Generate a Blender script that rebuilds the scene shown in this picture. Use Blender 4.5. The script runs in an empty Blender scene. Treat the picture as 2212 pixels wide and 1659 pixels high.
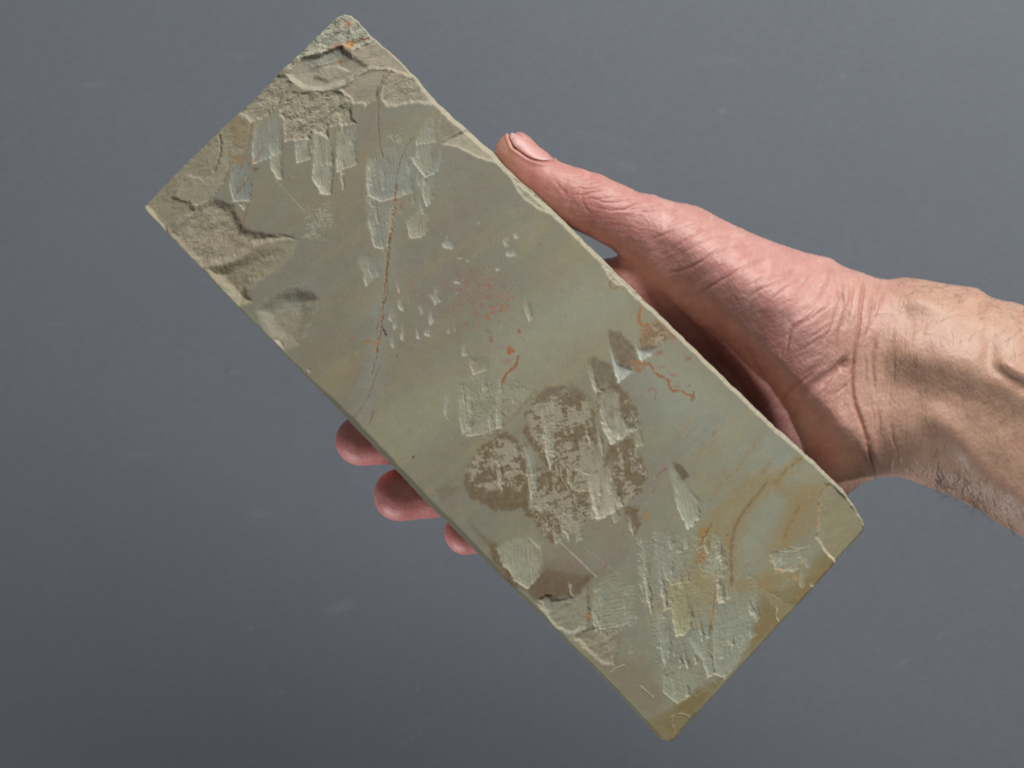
import bpy, math, random
import numpy as np
from mathutils import Vector
from mathutils.bvhtree import BVHTree

# ------------------------------------------------------------------ camera, world, light
MM = 0.001
CAM_D = 550.0            # mm from the lens to the upper face of the slab
FRAME_W = 283.0          # mm seen across the frame at that face
PAPER_Z = -230.0         # paper below the slab face (mm)
Z0 = -PAPER_Z            # slab face height above the paper
PXW = 2212.0
K = FRAME_W / PXW        # mm per layout unit at the slab face

scene = bpy.context.scene
coll = scene.collection
cam_d = bpy.data.cameras.new("camera")
cam = bpy.data.objects.new("camera", cam_d)
coll.objects.link(cam)
cam.location = (0, 0, (Z0 + CAM_D) * MM)
cam_d.sensor_width = 36.0
cam_d.lens = 36.0 * CAM_D / FRAME_W
cam_d.clip_start = 0.01
cam_d.clip_end = 20
cam_d.dof.use_dof = True
cam_d.dof.focus_distance = (CAM_D + 5) * MM
cam_d.dof.aperture_fstop = 18
scene.camera = cam

world = bpy.data.worlds.new("World")
scene.world = world
world.use_nodes = True
bg = world.node_tree.nodes["Background"]
bg.inputs[0].default_value = (0.86, 0.93, 1.0, 1)
bg.inputs[1].default_value = 0.08

def area_light(name, loc, target, sx, sy, watts, col):
    d = bpy.data.lights.new(name, 'AREA')
    d.shape = 'RECTANGLE'
    d.size, d.size_y = sx, sy
    d.energy = watts
    d.color = col
    o = bpy.data.objects.new(name, d)
    coll.objects.link(o)
    o.location = loc
    v = Vector(target) - Vector(loc)
    o.rotation_euler = v.to_track_quat('-Z', 'Y').to_euler()
    return o
# one window: up the picture and a little to the right
area_light("window_light", (0.34, 0.57, Z0 * MM + 0.42), (0.02, 0.0, Z0 * MM), 0.72, 0.56, 8.9, (1.0, 0.985, 0.955))
# weak light from the room on the near side
area_light("room_light", (-0.55, -1.05, Z0 * MM - 0.12), (0, 0, Z0 * MM - 0.03), 0.9, 0.18, 7.6, (0.95, 0.98, 1.0))

vs = scene.view_settings
vs.view_transform = 'Standard'
vs.look = 'None'
vs.exposure = 0.0
vs.gamma = 1.0
vs.use_curve_mapping = False
scene.render.engine = 'CYCLES'

# ------------------------------------------------------------------ helpers
rng = np.random.default_rng(7)
random.seed(7)

def lin(c):
    c = np.asarray(c, float) / 255.0
    return np.where(c <= 0.04045, c / 12.92, ((c + 0.055) / 1.055) ** 2.4)

_perm = rng.permutation(4096)
_grad = rng.normal(size=(4096, 2)); _grad /= np.linalg.norm(_grad, axis=1)[:, None]
def noise2(x, y, seed=0):
    x = np.asarray(x, np.float64) + seed * 37.17; y = np.asarray(y, np.float64) + seed * 91.73
    xi = np.floor(x).astype(np.int64); yi = np.floor(y).astype(np.int64)
    xf = x - xi; yf = y - yi
    u = xf * xf * xf * (xf * (xf * 6 - 15) + 10); v = yf * yf * yf * (yf * (yf * 6 - 15) + 10)
    def g(ix, iy, dx, dy):
        h = _perm[(_perm[ix & 4095] + iy) & 4095]
        gg = _grad[h]
        return gg[..., 0] * dx + gg[..., 1] * dy
    a = g(xi, yi, xf, yf); b = g(xi + 1, yi, xf - 1, yf)
    c = g(xi, yi + 1, xf, yf - 1); d = g(xi + 1, yi + 1, xf - 1, yf - 1)
    return ((a * (1 - u) + b * u) * (1 - v) + (c * (1 - u) + d * u) * v) * 1.5
def fbm(x, y, octv=4, seed=0, gain=0.5):
    s = 0; a = 1; t = 0
    for i in range(octv):
        s = s + a * noise2(x * 2 ** i, y * 2 ** i, seed + i * 3); t += a; a *= gain
    return s / t
def sstep(a, b, x):
    t = np.clip((x - a) / (b - a), 0, 1)
    return t * t * (3 - 2 * t)

# layout frames: enlarged sheets of the picture -> layout units
FR = {'d': (1, 0, 0), 'c1': (.35541, 285.9, 0), 'c2': (.35541, 285.9, 357.4), 'c3': (.35541, 714.7, 428.8),
      'c4': (.35541, 929.1, 786.2), 'c5': (.35541, 1143.5, 1036.3), 'c6': (.25848, 1357.9, 786.2),
      'h1': (.25848, 1036.3, 264.4), 'h2': (.25848, 1286.5, 428.8), 'h3': (.25848, 1640.2, 536.0),
      'h4': (.25848, 1640.2, 821.9), 'h5': (.19386, 700.4, 879.1), 'h6': (.12924, 1272.2, 536.0), 'h7': (.41842, 1286.5, 500.3)}
def F(f, pts):
    s, ox, oy = FR[f]
    p = np.asarray(pts, float)
    return np.stack([p[:, 0] * s + ox, p[:, 1] * s + oy], 1)

def seg_dist(px, py, poly, closed):
    n = len(poly); best = np.full(px.shape, 1e9)
    for i in range(n if closed else n - 1):
        a = poly[i]; b = poly[(i + 1) % n]
        d = b - a; L = max(d @ d, 1e-9)
        t = np.clip(((px - a[0]) * d[0] + (py - a[1]) * d[1]) / L, 0, 1)
        q = (px - a[0] - t * d[0]) ** 2 + (py - a[1] - t * d[1]) ** 2
        best = np.minimum(best, q)
    return np.sqrt(best)
def inside(px, py, poly):
    ins = np.zeros(px.shape, bool); n = len(poly)
    for i in range(n):
        x1, y1 = poly[i]; x2, y2 = poly[(i + 1) % n]
        if y1 == y2: continue
        c = ((y1 > py) != (y2 > py)) & (px < (x2 - x1) * (py - y1) / (y2 - y1) + x1)
        ins ^= c
    return ins
def poly_sd(px, py, poly):
    d = seg_dist(px, py, poly, True)
    return np.where(inside(px, py, poly), d, -d)
def smooth_line(p, n=8):
    p = np.asarray(p, float)
    if len(p) < 3: return p
    out = []
    q = np.vstack([2 * p[0] - p[1], p, 2 * p[-1] - p[-2]])
    for i in range(1, len(q) - 2):
        for k in range(n):
            t = k / n
            out.append(0.5 * ((2 * q[i]) + (-q[i - 1] + q[i + 1]) * t + (2 * q[i - 1] - 5 * q[i] + 4 * q[i + 1] - q[i + 2]) * t * t + (-q[i - 1] + 3 * q[i] - 3 * q[i + 1] + q[i + 2]) * t ** 3))
    out.append(p[-1])
    return np.array(out)

def to_world(px, py, z):            # layout units seen at depth z (mm, 0 = slab face) -> world mm
    s = K * (CAM_D - z) / CAM_D
    return (px - PXW / 2) * s, -(py - 829.5) * s
def to_px(x, y, z):
    s = K * (CAM_D - z) / CAM_D
    return x / s + PXW / 2, -y / s + 829.5

def mesh_from(name, co, faces, mat, smooth=True, colors=None, attr='tone', extra=None):
    me = bpy.data.meshes.new(name)
    co = np.asarray(co, np.float32); faces = np.asarray(faces, np.int32)
    nf, k = faces.shape
    me.vertices.add(len(co)); me.vertices.foreach_set('co', co.ravel())
    me.loops.add(nf * k); me.loops.foreach_set('vertex_index', faces.ravel())
    me.polygons.add(nf)
    me.polygons.foreach_set('loop_start', np.arange(0, nf * k, k, dtype=np.int32))
    me.polygons.foreach_set('use_smooth', np.full(nf, smooth))
    me.update(calc_edges=True); me.validate()
    if colors is not None:
        a = me.color_attributes.new(attr, 'FLOAT_COLOR', 'POINT')
        c4 = np.ones((len(co), 4), np.float32); c4[:, :colors.shape[1]] = colors
        a.data.foreach_set('color', c4.ravel())
    if extra:
        for k2, v in extra.items():
            a = me.attributes.new(k2, 'FLOAT', 'POINT'); a.data.foreach_set('value', np.asarray(v, np.float32))
    me.materials.append(mat)
    o = bpy.data.objects.new(name, me)
    coll.objects.link(o)
    return o

class NT:
    def __init__(s, name):
        s.m = bpy.data.materials.new(name); s.m.use_nodes = True
        s.t = s.m.node_tree; s.b = s.t.nodes['Principled BSDF']
    def n(s, t, **kw):
        o = s.t.nodes.new(t)
        for k2, v in kw.items():
            if k2.startswith('i_'): o.inputs[int(k2[2:]) if k2[2:].isdigit() else k2[2:]].default_value = v
            else: setattr(o, k2, v)
        return o
    def l(s, a, b): s.t.links.new(a, b)
    def noise(s, vec, scale, detail=4, rough=.5):
        o = s.n('ShaderNodeTexNoise'); o.inputs['Scale'].default_value = scale
        o.inputs['Detail'].default_value = detail; o.inputs['Roughness'].default_value = rough
        s.l(vec, o.inputs['Vector']); return o.outputs['Fac']
    def math(s, op, a, b=None, c=None, clamp=False):
        o = s.n('ShaderNodeMath', operation=op, use_clamp=clamp)
        for i, v in enumerate((a, b, c)):
            if v is None: continue
            if isinstance(v, (int, float)): o.inputs[i].default_value = v
            else: s.l(v, o.inputs[i])
        return o.outputs[0]
    def mapping(s, vec, scale=(1, 1, 1), rot=(0, 0, 0)):
        o = s.n('ShaderNodeMapping'); o.inputs['Scale'].default_value = scale; o.inputs['Rotation'].default_value = rot
        s.l(vec, o.inputs['Vector']); return o.outputs[0]
    def mix(s, fac, a, b, blend='MIX'):
        o = s.n('ShaderNodeMix', data_type='RGBA', blend_type=blend)
        if isinstance(fac, (int, float)): o.inputs[0].default_value = fac
        else: s.l(fac, o.inputs[0])
        for i, v in ((6, a), (7, b)):
            if isinstance(v, tuple): o.inputs[i].default_value = v
            else: s.l(v, o.inputs[i])
        return o.outputs[2]
    def bump(s, h, strength, dist, prev=None):
        o = s.n('ShaderNodeBump'); o.inputs['Strength'].default_value = strength; o.inputs['Distance'].default_value = dist
        s.l(h, o.inputs['Height'])
        if prev is not None: s.l(prev, o.inputs['Normal'])
        return o.outputs[0]

GAIN = 1.36                       # albedo per seen linear value on a level surface
def alb(r, g, b): return lin((r, g, b)) * GAIN

# ------------------------------------------------------------------ paper
def make_paper():
    m = NT('grey_paper')
    co = m.n('ShaderNodeTexCoord').outputs['Object']
    big = m.noise(co, 5.0, 3, .5)
    mott = m.noise(co, 60.0, 4, .6)
    fib = m.noise(m.mapping(co, (220, 900, 1)), 1.0, 4, .65)
    fine = m.noise(co, 1500, 3, .65)
    base = alb(97.2, 101.8, 108) * 1.1
    c0 = m.mix(m.math('MULTIPLY_ADD', big, 1.6, -.3, True), tuple(base * .95) + (1,), tuple(base * 1.05) + (1,))
    c1 = m.mix(m.math('MULTIPLY_ADD', mott, 2.0, -.5, True), (0.985, 0.985, .985, 1), (1.015, 1.015, 1.015, 1))
    c = m.mix(1.0, c0, c1, 'MULTIPLY')
    c2 = m.mix(m.math('MULTIPLY_ADD', fib, 2.2, -.6, True), (0.93, .93, .932, 1), (1.07, 1.07, 1.068, 1))
    c = m.mix(1.0, c, c2, 'MULTIPLY')
    c3 = m.mix(m.math('MULTIPLY_ADD', fine, 2.6, -.8, True), (0.92, .92, .92, 1), (1.08, 1.08, 1.08, 1))
    c = m.mix(1.0, c, c3, 'MULTIPLY')
    # lint: rare pale specks
    vo = m.n('ShaderNodeTexVoronoi'); vo.inputs['Scale'].default_value = 55; m.l(co, vo.inputs['Vector'])
    spk = m.math('LESS_THAN', vo.outputs['Distance'], 0.022)
    sel = m.n('ShaderNodeSeparateColor'); m.l(vo.outputs['Color'], sel.inputs[0])
    spk = m.math('MULTIPLY', spk, m.math('GREATER_THAN', sel.outputs[0], .9))
    c = m.mix(m.math('MULTIPLY', spk, .5), c, (.5, .5, .5, 1))
    at = m.n('ShaderNodeAttribute', attribute_name='scuff')
    scn = m.noise(m.mapping(co, (500, 900, 1)), 1.0, 3, .7)
    sc = m.math('MULTIPLY', m.math('MULTIPLY', at.outputs['Fac'], .6), m.math('MULTIPLY_ADD', scn, 2.2, -.55, True))
    c = m.mix(sc, c, (.42, .43, .45, 1))
    m.l(c, m.b.inputs['Base Color'])
    m.b.inputs['Roughness'].default_value = .8
    m.b.inputs['Specular IOR Level'].default_value = .25
    m.l(m.bump(fib, .25, .0002, m.bump(mott, .25, .0004)), m.b.inputs['Normal'])
    nx, ny = 520, 420
    W, H = 1300., 1100.
    # dense sheet in the middle, stretched outwards
    def ax(n, half, dense):
        t = np.linspace(-1, 1, n)
        return np.sign(t) * (np.abs(t) * dense + np.abs(t) ** 7 * (half - dense))
    xs, ys = ax(nx, W, 230), ax(ny, H, 180)
    X, Y = np.meshgrid(xs, ys)
    Z = 0.5 * fbm(X / 140, Y / 140, 2, 3)
    px, py = to_px(X, Y, PAPER_Z)
    sc = np.zeros(X.shape)
    for (cx, cy, rx, ry, a, s) in [(200, 186, 26, 3, 0, .5), (735, 1310, 30, 9, -18, .55), (715, 1325, 14, 4, 30, .5), (540, 1357, 6, 3, 0, .7), (1820, 165, 9, 4, -50, .6),
                                   (1095, 405 - 60, 8, 4, 0, 0), (1350, 400 - 40, 22, 8, 20, .4), (560, 1110, 26, 12, 10, .25), (300, 980, 40, 5, -4, .22), (1560, 130, 60, 4, -3, .2),
                                   (1830, 520, 4, 40, 5, .15), (585, 1492, 5, 4, 0, .7), (608, 1495, 5, 4, 0, .6), (890, 1590, 60, 3, -35, .3), (930, 1545, 60, 3, -25, .25), (520, 120, 30, 4, 5, .25),
                                   (1560, 240, 6, 5, 0, .8), (1950, 1430, 6, 5, 0, .7), (1240, 1560, 6, 4, 0, .7), (2030, 1375, 4, 4, 0, .6), (120, 700, 30, 5, 10, .2), (1300, 300, 70, 10, 12, .15), (30, 300, 40, 6, -40, .2)]:
        a = math.radians(a)
        u = (px - cx) * math.cos(a) + (py - cy) * math.sin(a); v = -(px - cx) * math.sin(a) + (py - cy) * math.cos(a)
        sc = np.maximum(sc, s * np.exp(-((u / rx) ** 2 + (v / ry) ** 2)))
    idx = np.arange(nx * ny).reshape(ny, nx)
    f = np.stack([idx[:-1, :-1], idx[:-1, 1:], idx[1:, 1:], idx[1:, :-1]], -1).reshape(-1, 4)
    o = mesh_from('paper_backdrop', np.stack([X, Y, Z], -1).reshape(-1, 3) * MM, f, m.m, extra={'scuff': sc.ravel()})
    o['kind'] = 'structure'
    o['label'] = 'matte dark grey paper sheet behind the hand and slab'
    o['category'] = 'paper'
    return o

# ------------------------------------------------------------------ stone slab
THICK = 23.0
EDGE_TL = [(318, 440), (345, 410), (400, 355), (470, 288), (530, 233), (585, 180), (620, 140), (660, 104), (700, 62), (724, 40), (733, 33)]           # left corner -> top corner
EDGE_R = [(733, 33), (742, 30), (757, 33), (772, 46), (800, 76), (830, 103), (865, 134), (893, 163), (915, 190), (945, 222), (975, 251), (1004, 275), (1030, 300), (1062, 326), (1083, 352), (1110, 378),
          (1150, 413), (1195, 455), (1240, 499), (1290, 549), (1340, 598), (1400, 656), (1450, 704), (1500, 752), (1550, 802), (1600, 850), (1660, 908), (1720, 962), (1775, 1013), (1820, 1057), (1845, 1093), (1866, 1126), (1868, 1136)]
EDGE_L = [(318, 440), (312, 447), (316, 456), (340, 480), (365, 510), (400, 545), (440, 586), (470, 618), (500, 650), (540, 690), (580, 730), (612, 762), (650, 802), (700, 853), (760, 915), (820, 978),
          (870, 1030), (930, 1094), (980, 1142), (1030, 1193), (1080, 1245), (1130, 1292), (1190, 1352), (1240, 1403), (1300, 1461), (1360, 1524), (1400, 1567), (1420, 1590), (1430, 1597)]
EDGE_BR = [(1430, 1597), (1448, 1601), (1457, 1597), (1490, 1558), (1540, 1507), (1600, 1440), (1660, 1376), (1720, 1310), (1780, 1243), (1830, 1186), (1855, 1160), (1868, 1147), (1868, 1136)]

def resample(p, n, jag=0, seed=0):
    p = np.asarray(p, float)
    d = np.r_[0, np.cumsum(np.linalg.norm(np.diff(p, axis=0), axis=1))]
    t = np.linspace(0, d[-1], n)
    q = np.stack([np.interp(t, d, p[:, 0]), np.interp(t, d, p[:, 1])], 1)
    if jag:
        w = np.minimum(1, np.minimum(t, d[-1] - t) / 25)
        tan = np.gradient(q, axis=0); tan /= np.linalg.norm(tan, axis=1)[:, None] + 1e-9
        nn = fbm(t / 42, t * 0 + seed, 4, seed, .6)
        q += np.stack([-tan[:, 1], tan[:, 0]], 1) * (nn * jag * w)[:, None]
    return q

def make_slab():
    NU, NV = 1180, 460
    e0 = resample(EDGE_TL, NV, 3.0, 1); e1 = resample(EDGE_BR, NV, 1.2, 2)
    r = resample(EDGE_R, NU, 3.2, 3); l = resample(EDGE_L, NU, 2.6, 4)
    u = np.linspace(0, 1, NU)[:, None, None]; v = np.linspace(0, 1, NV)[None, :, None]
    P = ((1 - u) * e0[None] + u * e1[None] + (1 - v) * l[:, None] + v * r[:, None]
         - ((1 - u) * (1 - v) * l[0] + u * (1 - v) * l[-1] + (1 - u) * v * r[0] + u * v * r[-1]))
    X = P[..., 0].copy(); Y = P[..., 1].copy()
    outline = np.vstack([l, e1[1:], r[::-1][1:], e0[::-1][1:-1]])
    outs = outline[::24]
    H = np.zeros(X.shape)                                       # mm
    col = np.empty(X.shape + (3,))
    # distances to the four edges in layout units (cheap: by grid coordinates)
    Lu, Lv = 1600., 612.
    dl = v[..., 0] * Lv + 0 * X; dr = (1 - v[..., 0]) * Lv + 0 * X
    dt = u[..., 0] * Lu + 0 * X; db = (1 - u[..., 0]) * Lu + 0 * X
    s = u[..., 0] + 0 * X

    # ---- polished face colour: taupe with olive and blue-grey clouds
    n1 = fbm(X / 330, Y / 330, 4, 11); n2 = fbm(X / 170, Y / 170, 4, 21); n3 = fbm(X / 40, Y / 40, 4, 31)
    col[:] = alb(120, 118.5, 105)
    def blend(mask, c):
        mask = np.clip(mask, 0, 1)[..., None]
        col[:] = col * (1 - mask) + np.asarray(c) * mask
    def spot(cx, cy, rx, ry, ang=0):
        a = math.radians(ang)
        uu = (X - cx) * math.cos(a) + (Y - cy) * math.sin(a); vv = -(X - cx) * math.sin(a) + (Y - cy) * math.cos(a)
        return np.exp(-((uu / rx) ** 2 + (vv / ry) ** 2))
    blend(.75 * sstep(.5, .95, s + .12 * n1), alb(124, 123, 103))
    blend(.55 * sstep(.0, .45, n1), alb(127, 124, 103))
    blend(.5 * sstep(.05, .5, -n2), alb(126, 117, 106))
    for (cx, cy, rx, ry, a, k) in [(1230, 690, 240, 60, -28, .6), (1120, 760, 60, 60, 0, .5), (1480, 860, 170, 70, 45, .35), (1500, 900, 110, 60, 45, .4), (1640, 1100, 190, 60, -55, .55), (1700, 1010, 70, 40, 45, .5),
                                   (1500, 1290, 120, 200, 10, .4), (620, 660, 70, 25, -45, .5), (1200, 1350, 70, 60, 0, .35), (880, 420, 60, 160, 8, .4)]:
        blend(min(1, k * 1.9) * spot(cx, cy, rx, ry, a), alb(124, 131.5, 122))
    blend(.42 * spot(820, 660, 36, 210, 6) * (1 + 1.2 * n3), alb(126, 132, 128))
    blend(.45 * spot(790, 860, 22, 90, 12), alb(125, 132, 129))
    blend(.5 * spot(730, 790, 70, 60, 20), alb(124, 114, 92)); blend(.45 * spot(1330, 560, 60, 60, 20), alb(129, 125, 100))
    blend(.6 * spot(1300, 720, 200, 35, -25), alb(129, 124, 98)); blend(.45 * spot(930, 800, 120, 60, -30), alb(125, 117, 100))
    ba = math.radians(-38); bu = X * math.cos(ba) + Y * math.sin(ba); bv = -X * math.sin(ba) + Y * math.cos(ba)
    b1 = fbm(bu / 300, bv / 70, 5, 61, .58); b2 = fbm(bu / 90, bv / 34, 4, 63, .6)
    blend(.75 * sstep(.02, .4, b1), alb(131, 126, 102)); blend(.5 * sstep(.02, .4, -b1), alb(119, 116, 108)); blend(.4 * sstep(.05, .45, b2), alb(122, 124, 117)); blend(.3 * sstep(.1, .45, -b2), alb(126, 112, 98))
    blend(.7 * spot(1020, 830, 460, 80, -34) * (1 + .5 * n2), alb(136, 135, 114)); blend(.6 * spot(1420, 780, 300, 60, 42) * (1 + .5 * n2), alb(133, 134, 117)); blend(.45 * spot(820, 480, 260, 130, 45), alb(116, 112, 101)); blend(.55 * spot(1600, 1200, 160, 120, 40), alb(130, 133, 112))
    col *= (1 + .05 * n3 + .04 * n2)[..., None]

    # ---- polygon tools
    def region(poly, pad=14, warp=3.0, wsc=14., seed=5):
        m = (X > poly[:, 0].min() - pad) & (X < poly[:, 0].max() + pad) & (Y > poly[:, 1].min() - pad) & (Y < poly[:, 1].max() + pad)
        ii = np.nonzero(m)
        x, y = X[ii], Y[ii]
        wx = x + warp * fbm(x / wsc, y / wsc, 3, seed, .6); wy = y + warp * fbm(x / wsc, y / wsc, 3, seed + 9, .6)
        return ii, x, y, poly_sd(wx, wy, poly)
    cs = [0]
    def nseed(): cs[0] += 1; return 40 + cs[0] * 5
    def hatch(x, y, sd, ang, long=70., short=3.2):
        a = math.radians(ang)
        uu = x * math.cos(a) + y * math.sin(a); vv = -x * math.sin(a) + y * math.cos(a)
        vv = vv + 7 * fbm(x / 34, y / 34, 3, sd + 17, .6)
        q1 = fbm(uu / long, vv / short, 3, sd, .6); q2 = fbm(uu / (long * .45), vv / (short * 2.1), 3, sd + 23, .6)
        return .6 * q1 + .6 * q2
    def chip(f, pts, depth, slope=(0, 0), rough=.25, rs=16., wall=5., c=None, ck=.8, warp=5., cup=0.):
        """broken hollow: floor 'depth' mm down, tilted by slope (mm per 100 units in x, y), rough floor"""
        sd0 = nseed(); poly = F(f, pts)
        ii, x, y, sd = region(poly, warp=warp, wsc=18, seed=sd0)
        k = sstep(-1.5, wall * 1.8, sd)
        cx, cy = poly.mean(0)
        fl = depth + slope[0] * (x - cx) / 100 + slope[1] * (y - cy) / 100
        if cup: fl = fl + cup * np.clip(sd / 45., 0, 1)
        fl = np.maximum(fl, .04)
        a = math.radians(-35); uu = x * math.cos(a) + y * math.sin(a); vv = -x * math.sin(a) + y * math.cos(a)
        rg = fbm(uu / (rs * 1.6), vv / rs, 5, sd0 + 2, .62)
        tq = fbm(uu / (rs * 3.2), vv / (rs * 1.7), 4, sd0 + 3, .6) * 4.5
        terr = np.floor(tq) + sstep(.7, 1.0, tq - np.floor(tq))               # little flaked steps
        base = np.minimum(-fl, .6 * H[ii])
        H[ii] = H[ii] * (1 - k) + k * (base - .28 * rough * rg - .36 * rough * terr)
        cc = alb(138, 130, 113) if c is None else (alb(*c) * .6 + alb(147, 146, 130) * .4)
        mk = np.clip(ck * sstep(-.5, 4, sd) * (1 + .5 * rg), 0, 1)[:, None]
        col[ii] = col[ii] * (1 - mk) + cc * (1 + .10 * rg[:, None]) * mk
        rim = .42 * np.exp(-((sd - 1) / 1.6) ** 2)[:, None] * sstep(-.1, .35, fbm(x / 13, y / 13, 3, sd0 + 4))[:, None]
        col[ii] = col[ii] * (1 - rim) + alb(156, 152, 136) * rim
    def gouge(f, pts, depth=.5, ang=84, pale=.6, tint=(150, 152, 137), along=(-.38, .92), rag=2.6, hat=.14, edge=.8, two=True):
        """chisel mark: shallow facet that deepens towards its end and stops at a sharp step"""
        sd0 = nseed(); poly = F(f, pts)
        ii, x, y, sd = region(poly, warp=rag * 1.5, wsc=15, seed=sd0)
        ra = math.radians(ang); ca, sa = math.cos(ra), math.sin(ra)
        lu = x * ca + y * sa; lv = -x * sa + y * ca
        sd = sd + 1.5 * fbm(lu / 18, lv / 3.4, 3, sd0 + 11, .6)                # torn, streaky margin
        pr = poly @ np.array(along); t = (x * along[0] + y * along[1] - pr.min()) / max(pr.max() - pr.min(), 1)
        t = np.clip(t, 0, 1)
        k = sstep(-1.2, 10.0 - 7.8 * sstep(.3, .9, t), sd)
        h1 = fbm(lu / 46, lv / 3.6, 3, sd0 + 1, .6); rg = fbm(x / 5, y / 5, 4, sd0 + 3, .65)
        h2 = hatch(x, y, sd0 + 2, -14, 26, 3.0) if two else 0 * x
        pt = fbm(x / 26, y / 26, 3, sd0 + 6)
        st = .8 * h1 * (1 - .5 * sstep(0, .3, pt)) + .7 * h2 * sstep(-.05, .35, pt) + .45 * rg
        H[ii] = H[ii] - k * (depth * .92 * t ** 1.3 * (.55 + .45 * np.clip(sd / 12., 0, 1)) + hat * .55 * st)
        mk = np.clip(k * pale * (.55 + .5 * sstep(0, .85, t) + .6 * st + .6 * pt), 0, 1)[:, None]
        col[ii] = col[ii] * (1 - mk) + alb(*tint) * (1 + .08 * rg[:, None]) * mk
        rim = np.clip(edge * .5 * np.exp(-((sd - 1.0) / 1.4) ** 2) * sstep(.5, 1.0, t + .7 * fbm(x / 9, y / 9, 3, sd0 + 5)), 0, 1)[:, None]
        col[ii] = col[ii] * (1 - rim) + alb(174, 172, 157) * rim
    def powder(f, pts, k=.5, ang=84, tint=(150, 151, 136), dep=.12, th=-.05):
        sd0 = nseed(); poly = F(f, pts)
        ii, x, y, sd = region(poly, pad=25, warp=9, wsc=14, seed=sd0)
        h1 = hatch(x, y, sd0, ang, 50, 5.); h2 = hatch(x, y, sd0 + 1, -14 + 3 * noise2(np.array([sd0 * .7]), np.array([.3]))[0], 60, 4.2); rg = fbm(x / 6, y / 6, 4, sd0 + 2, .65); pt = fbm(x / 44, y / 44, 4, sd0 + 3, .6)
        q = 1.05 * h2 * sstep(-.45, .05, pt) + .45 * h1 * sstep(.3, -.1, pt) + .65 * rg + 1.35 * pt
        w = sstep(-4, 8, sd) * sstep(th - .12, th + .22, q)
        H[ii] -= dep * .5 * w + dep * .35 * sstep(-3, 7, sd) * rg
        mk = np.clip(k * w, 0, 1)[:, None]
        col[ii] = col[ii] * (1 - mk) + alb(*tint) * mk
    def crust(f, pts, c=(170, 172, 166), k=.8):
        sd0 = nseed(); poly = F(f, pts)
        ii, x, y, sd = region(poly, pad=20, warp=6, wsc=12, seed=sd0)
        q = np.abs(fbm(x / 9, y / 9, 3, sd0 + 1, .55)); w = sstep(-1, 3, sd) * np.maximum(sstep(.10, .03, q), .45 * sstep(.05, .35, fbm(x / 5, y / 5, 3, sd0 + 2)))
        mk = np.clip(k * w, 0, 1)[:, None]
        col[ii] = col[ii] * (1 - mk) + alb(*c) * mk; H[ii] += .10 * w
    def mute(c, q=.36):
        c = np.asarray(c, float); g0 = c.mean() * np.array([1.07, 1.02, .91]); return tuple(c * (1 - q) + g0 * q)
    def stain(f, pts, c, k=.85, soft=5., warp=8., nz=.35, wsc=22, fray=3., raw=False):
        c = mute(c) if c[0] > 110 and not raw else c
        sd0 = nseed(); poly = F(f, pts)
        ii, x, y, sd = region(poly, pad=30, warp=warp, wsc=wsc, seed=sd0)
        sd = sd + fray * fbm(x / 7, y / 7, 4, sd0 + 5, .65) + .6 * fray * hatch(x, y, sd0 + 6, -14, 40, 4)
        mk = np.clip(k * sstep(-soft, soft, sd) * (1 + nz * fbm(x / 12, y / 12, 4, sd0 + 2)), 0, 1)[:, None]
        col[ii] = col[ii] * (1 - mk) + alb(*c) * mk
    def vein(f, pts, w, c, k=.9, dep=.0, halo=None, hw=14, hk=.35, wob=2.5, brk=.0, raw=False):
        c = mute(c) if c[0] < 165 and not raw else c
        sd0 = nseed(); line = smooth_line(F(f, pts), 6)
        p = hw * 2 + 8
        m = (X > line[:, 0].min() - p) & (X < line[:, 0].max() + p) & (Y > line[:, 1].min() - p) & (Y < line[:, 1].max() + p)
        ii = np.nonzero(m); x, y = X[ii], Y[ii]
        d = seg_dist(x + 1.5 * wob * fbm(x / 10, y / 10, 4, sd0, .7), y + 1.5 * wob * fbm(x / 10, y / 10, 4, sd0 + 4, .7), line, False)
        wv = w * (1 + .6 * fbm(x / 16, y / 16, 2, sd0 + 6))
        if halo is not None:
            hm = np.clip(hk * np.exp(-(d / hw) ** 2) * (1 + 1.0 * fbm(x / 14, y / 14, 3, sd0 + 7)) * sstep(-.35, .25, fbm(x / 5, y / 5, 3, sd0 + 9, .65) + .4 * np.exp(-(d / (hw * .5)) ** 2) - .15), 0, 1)[:, None]
            col[ii] = col[ii] * (1 - hm) + alb(*halo) * hm
        mk = k * sstep(1.5, .45, d / np.maximum(wv, .3))
        if brk: mk = mk * sstep(-brk, .15, fbm(x / 13, y / 13, 3, sd0 + 8) + .1) * sstep(-.4, .1, fbm(x / 4, y / 4, 3, sd0 + 12, .65))
        mk = np.clip(mk, 0, 1)[:, None]
        col[ii] = col[ii] * (1 - mk) + alb(*c) * mk
        if dep: H[ii] -= dep * np.exp(-(d / (w * .8)) ** 2)
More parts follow.
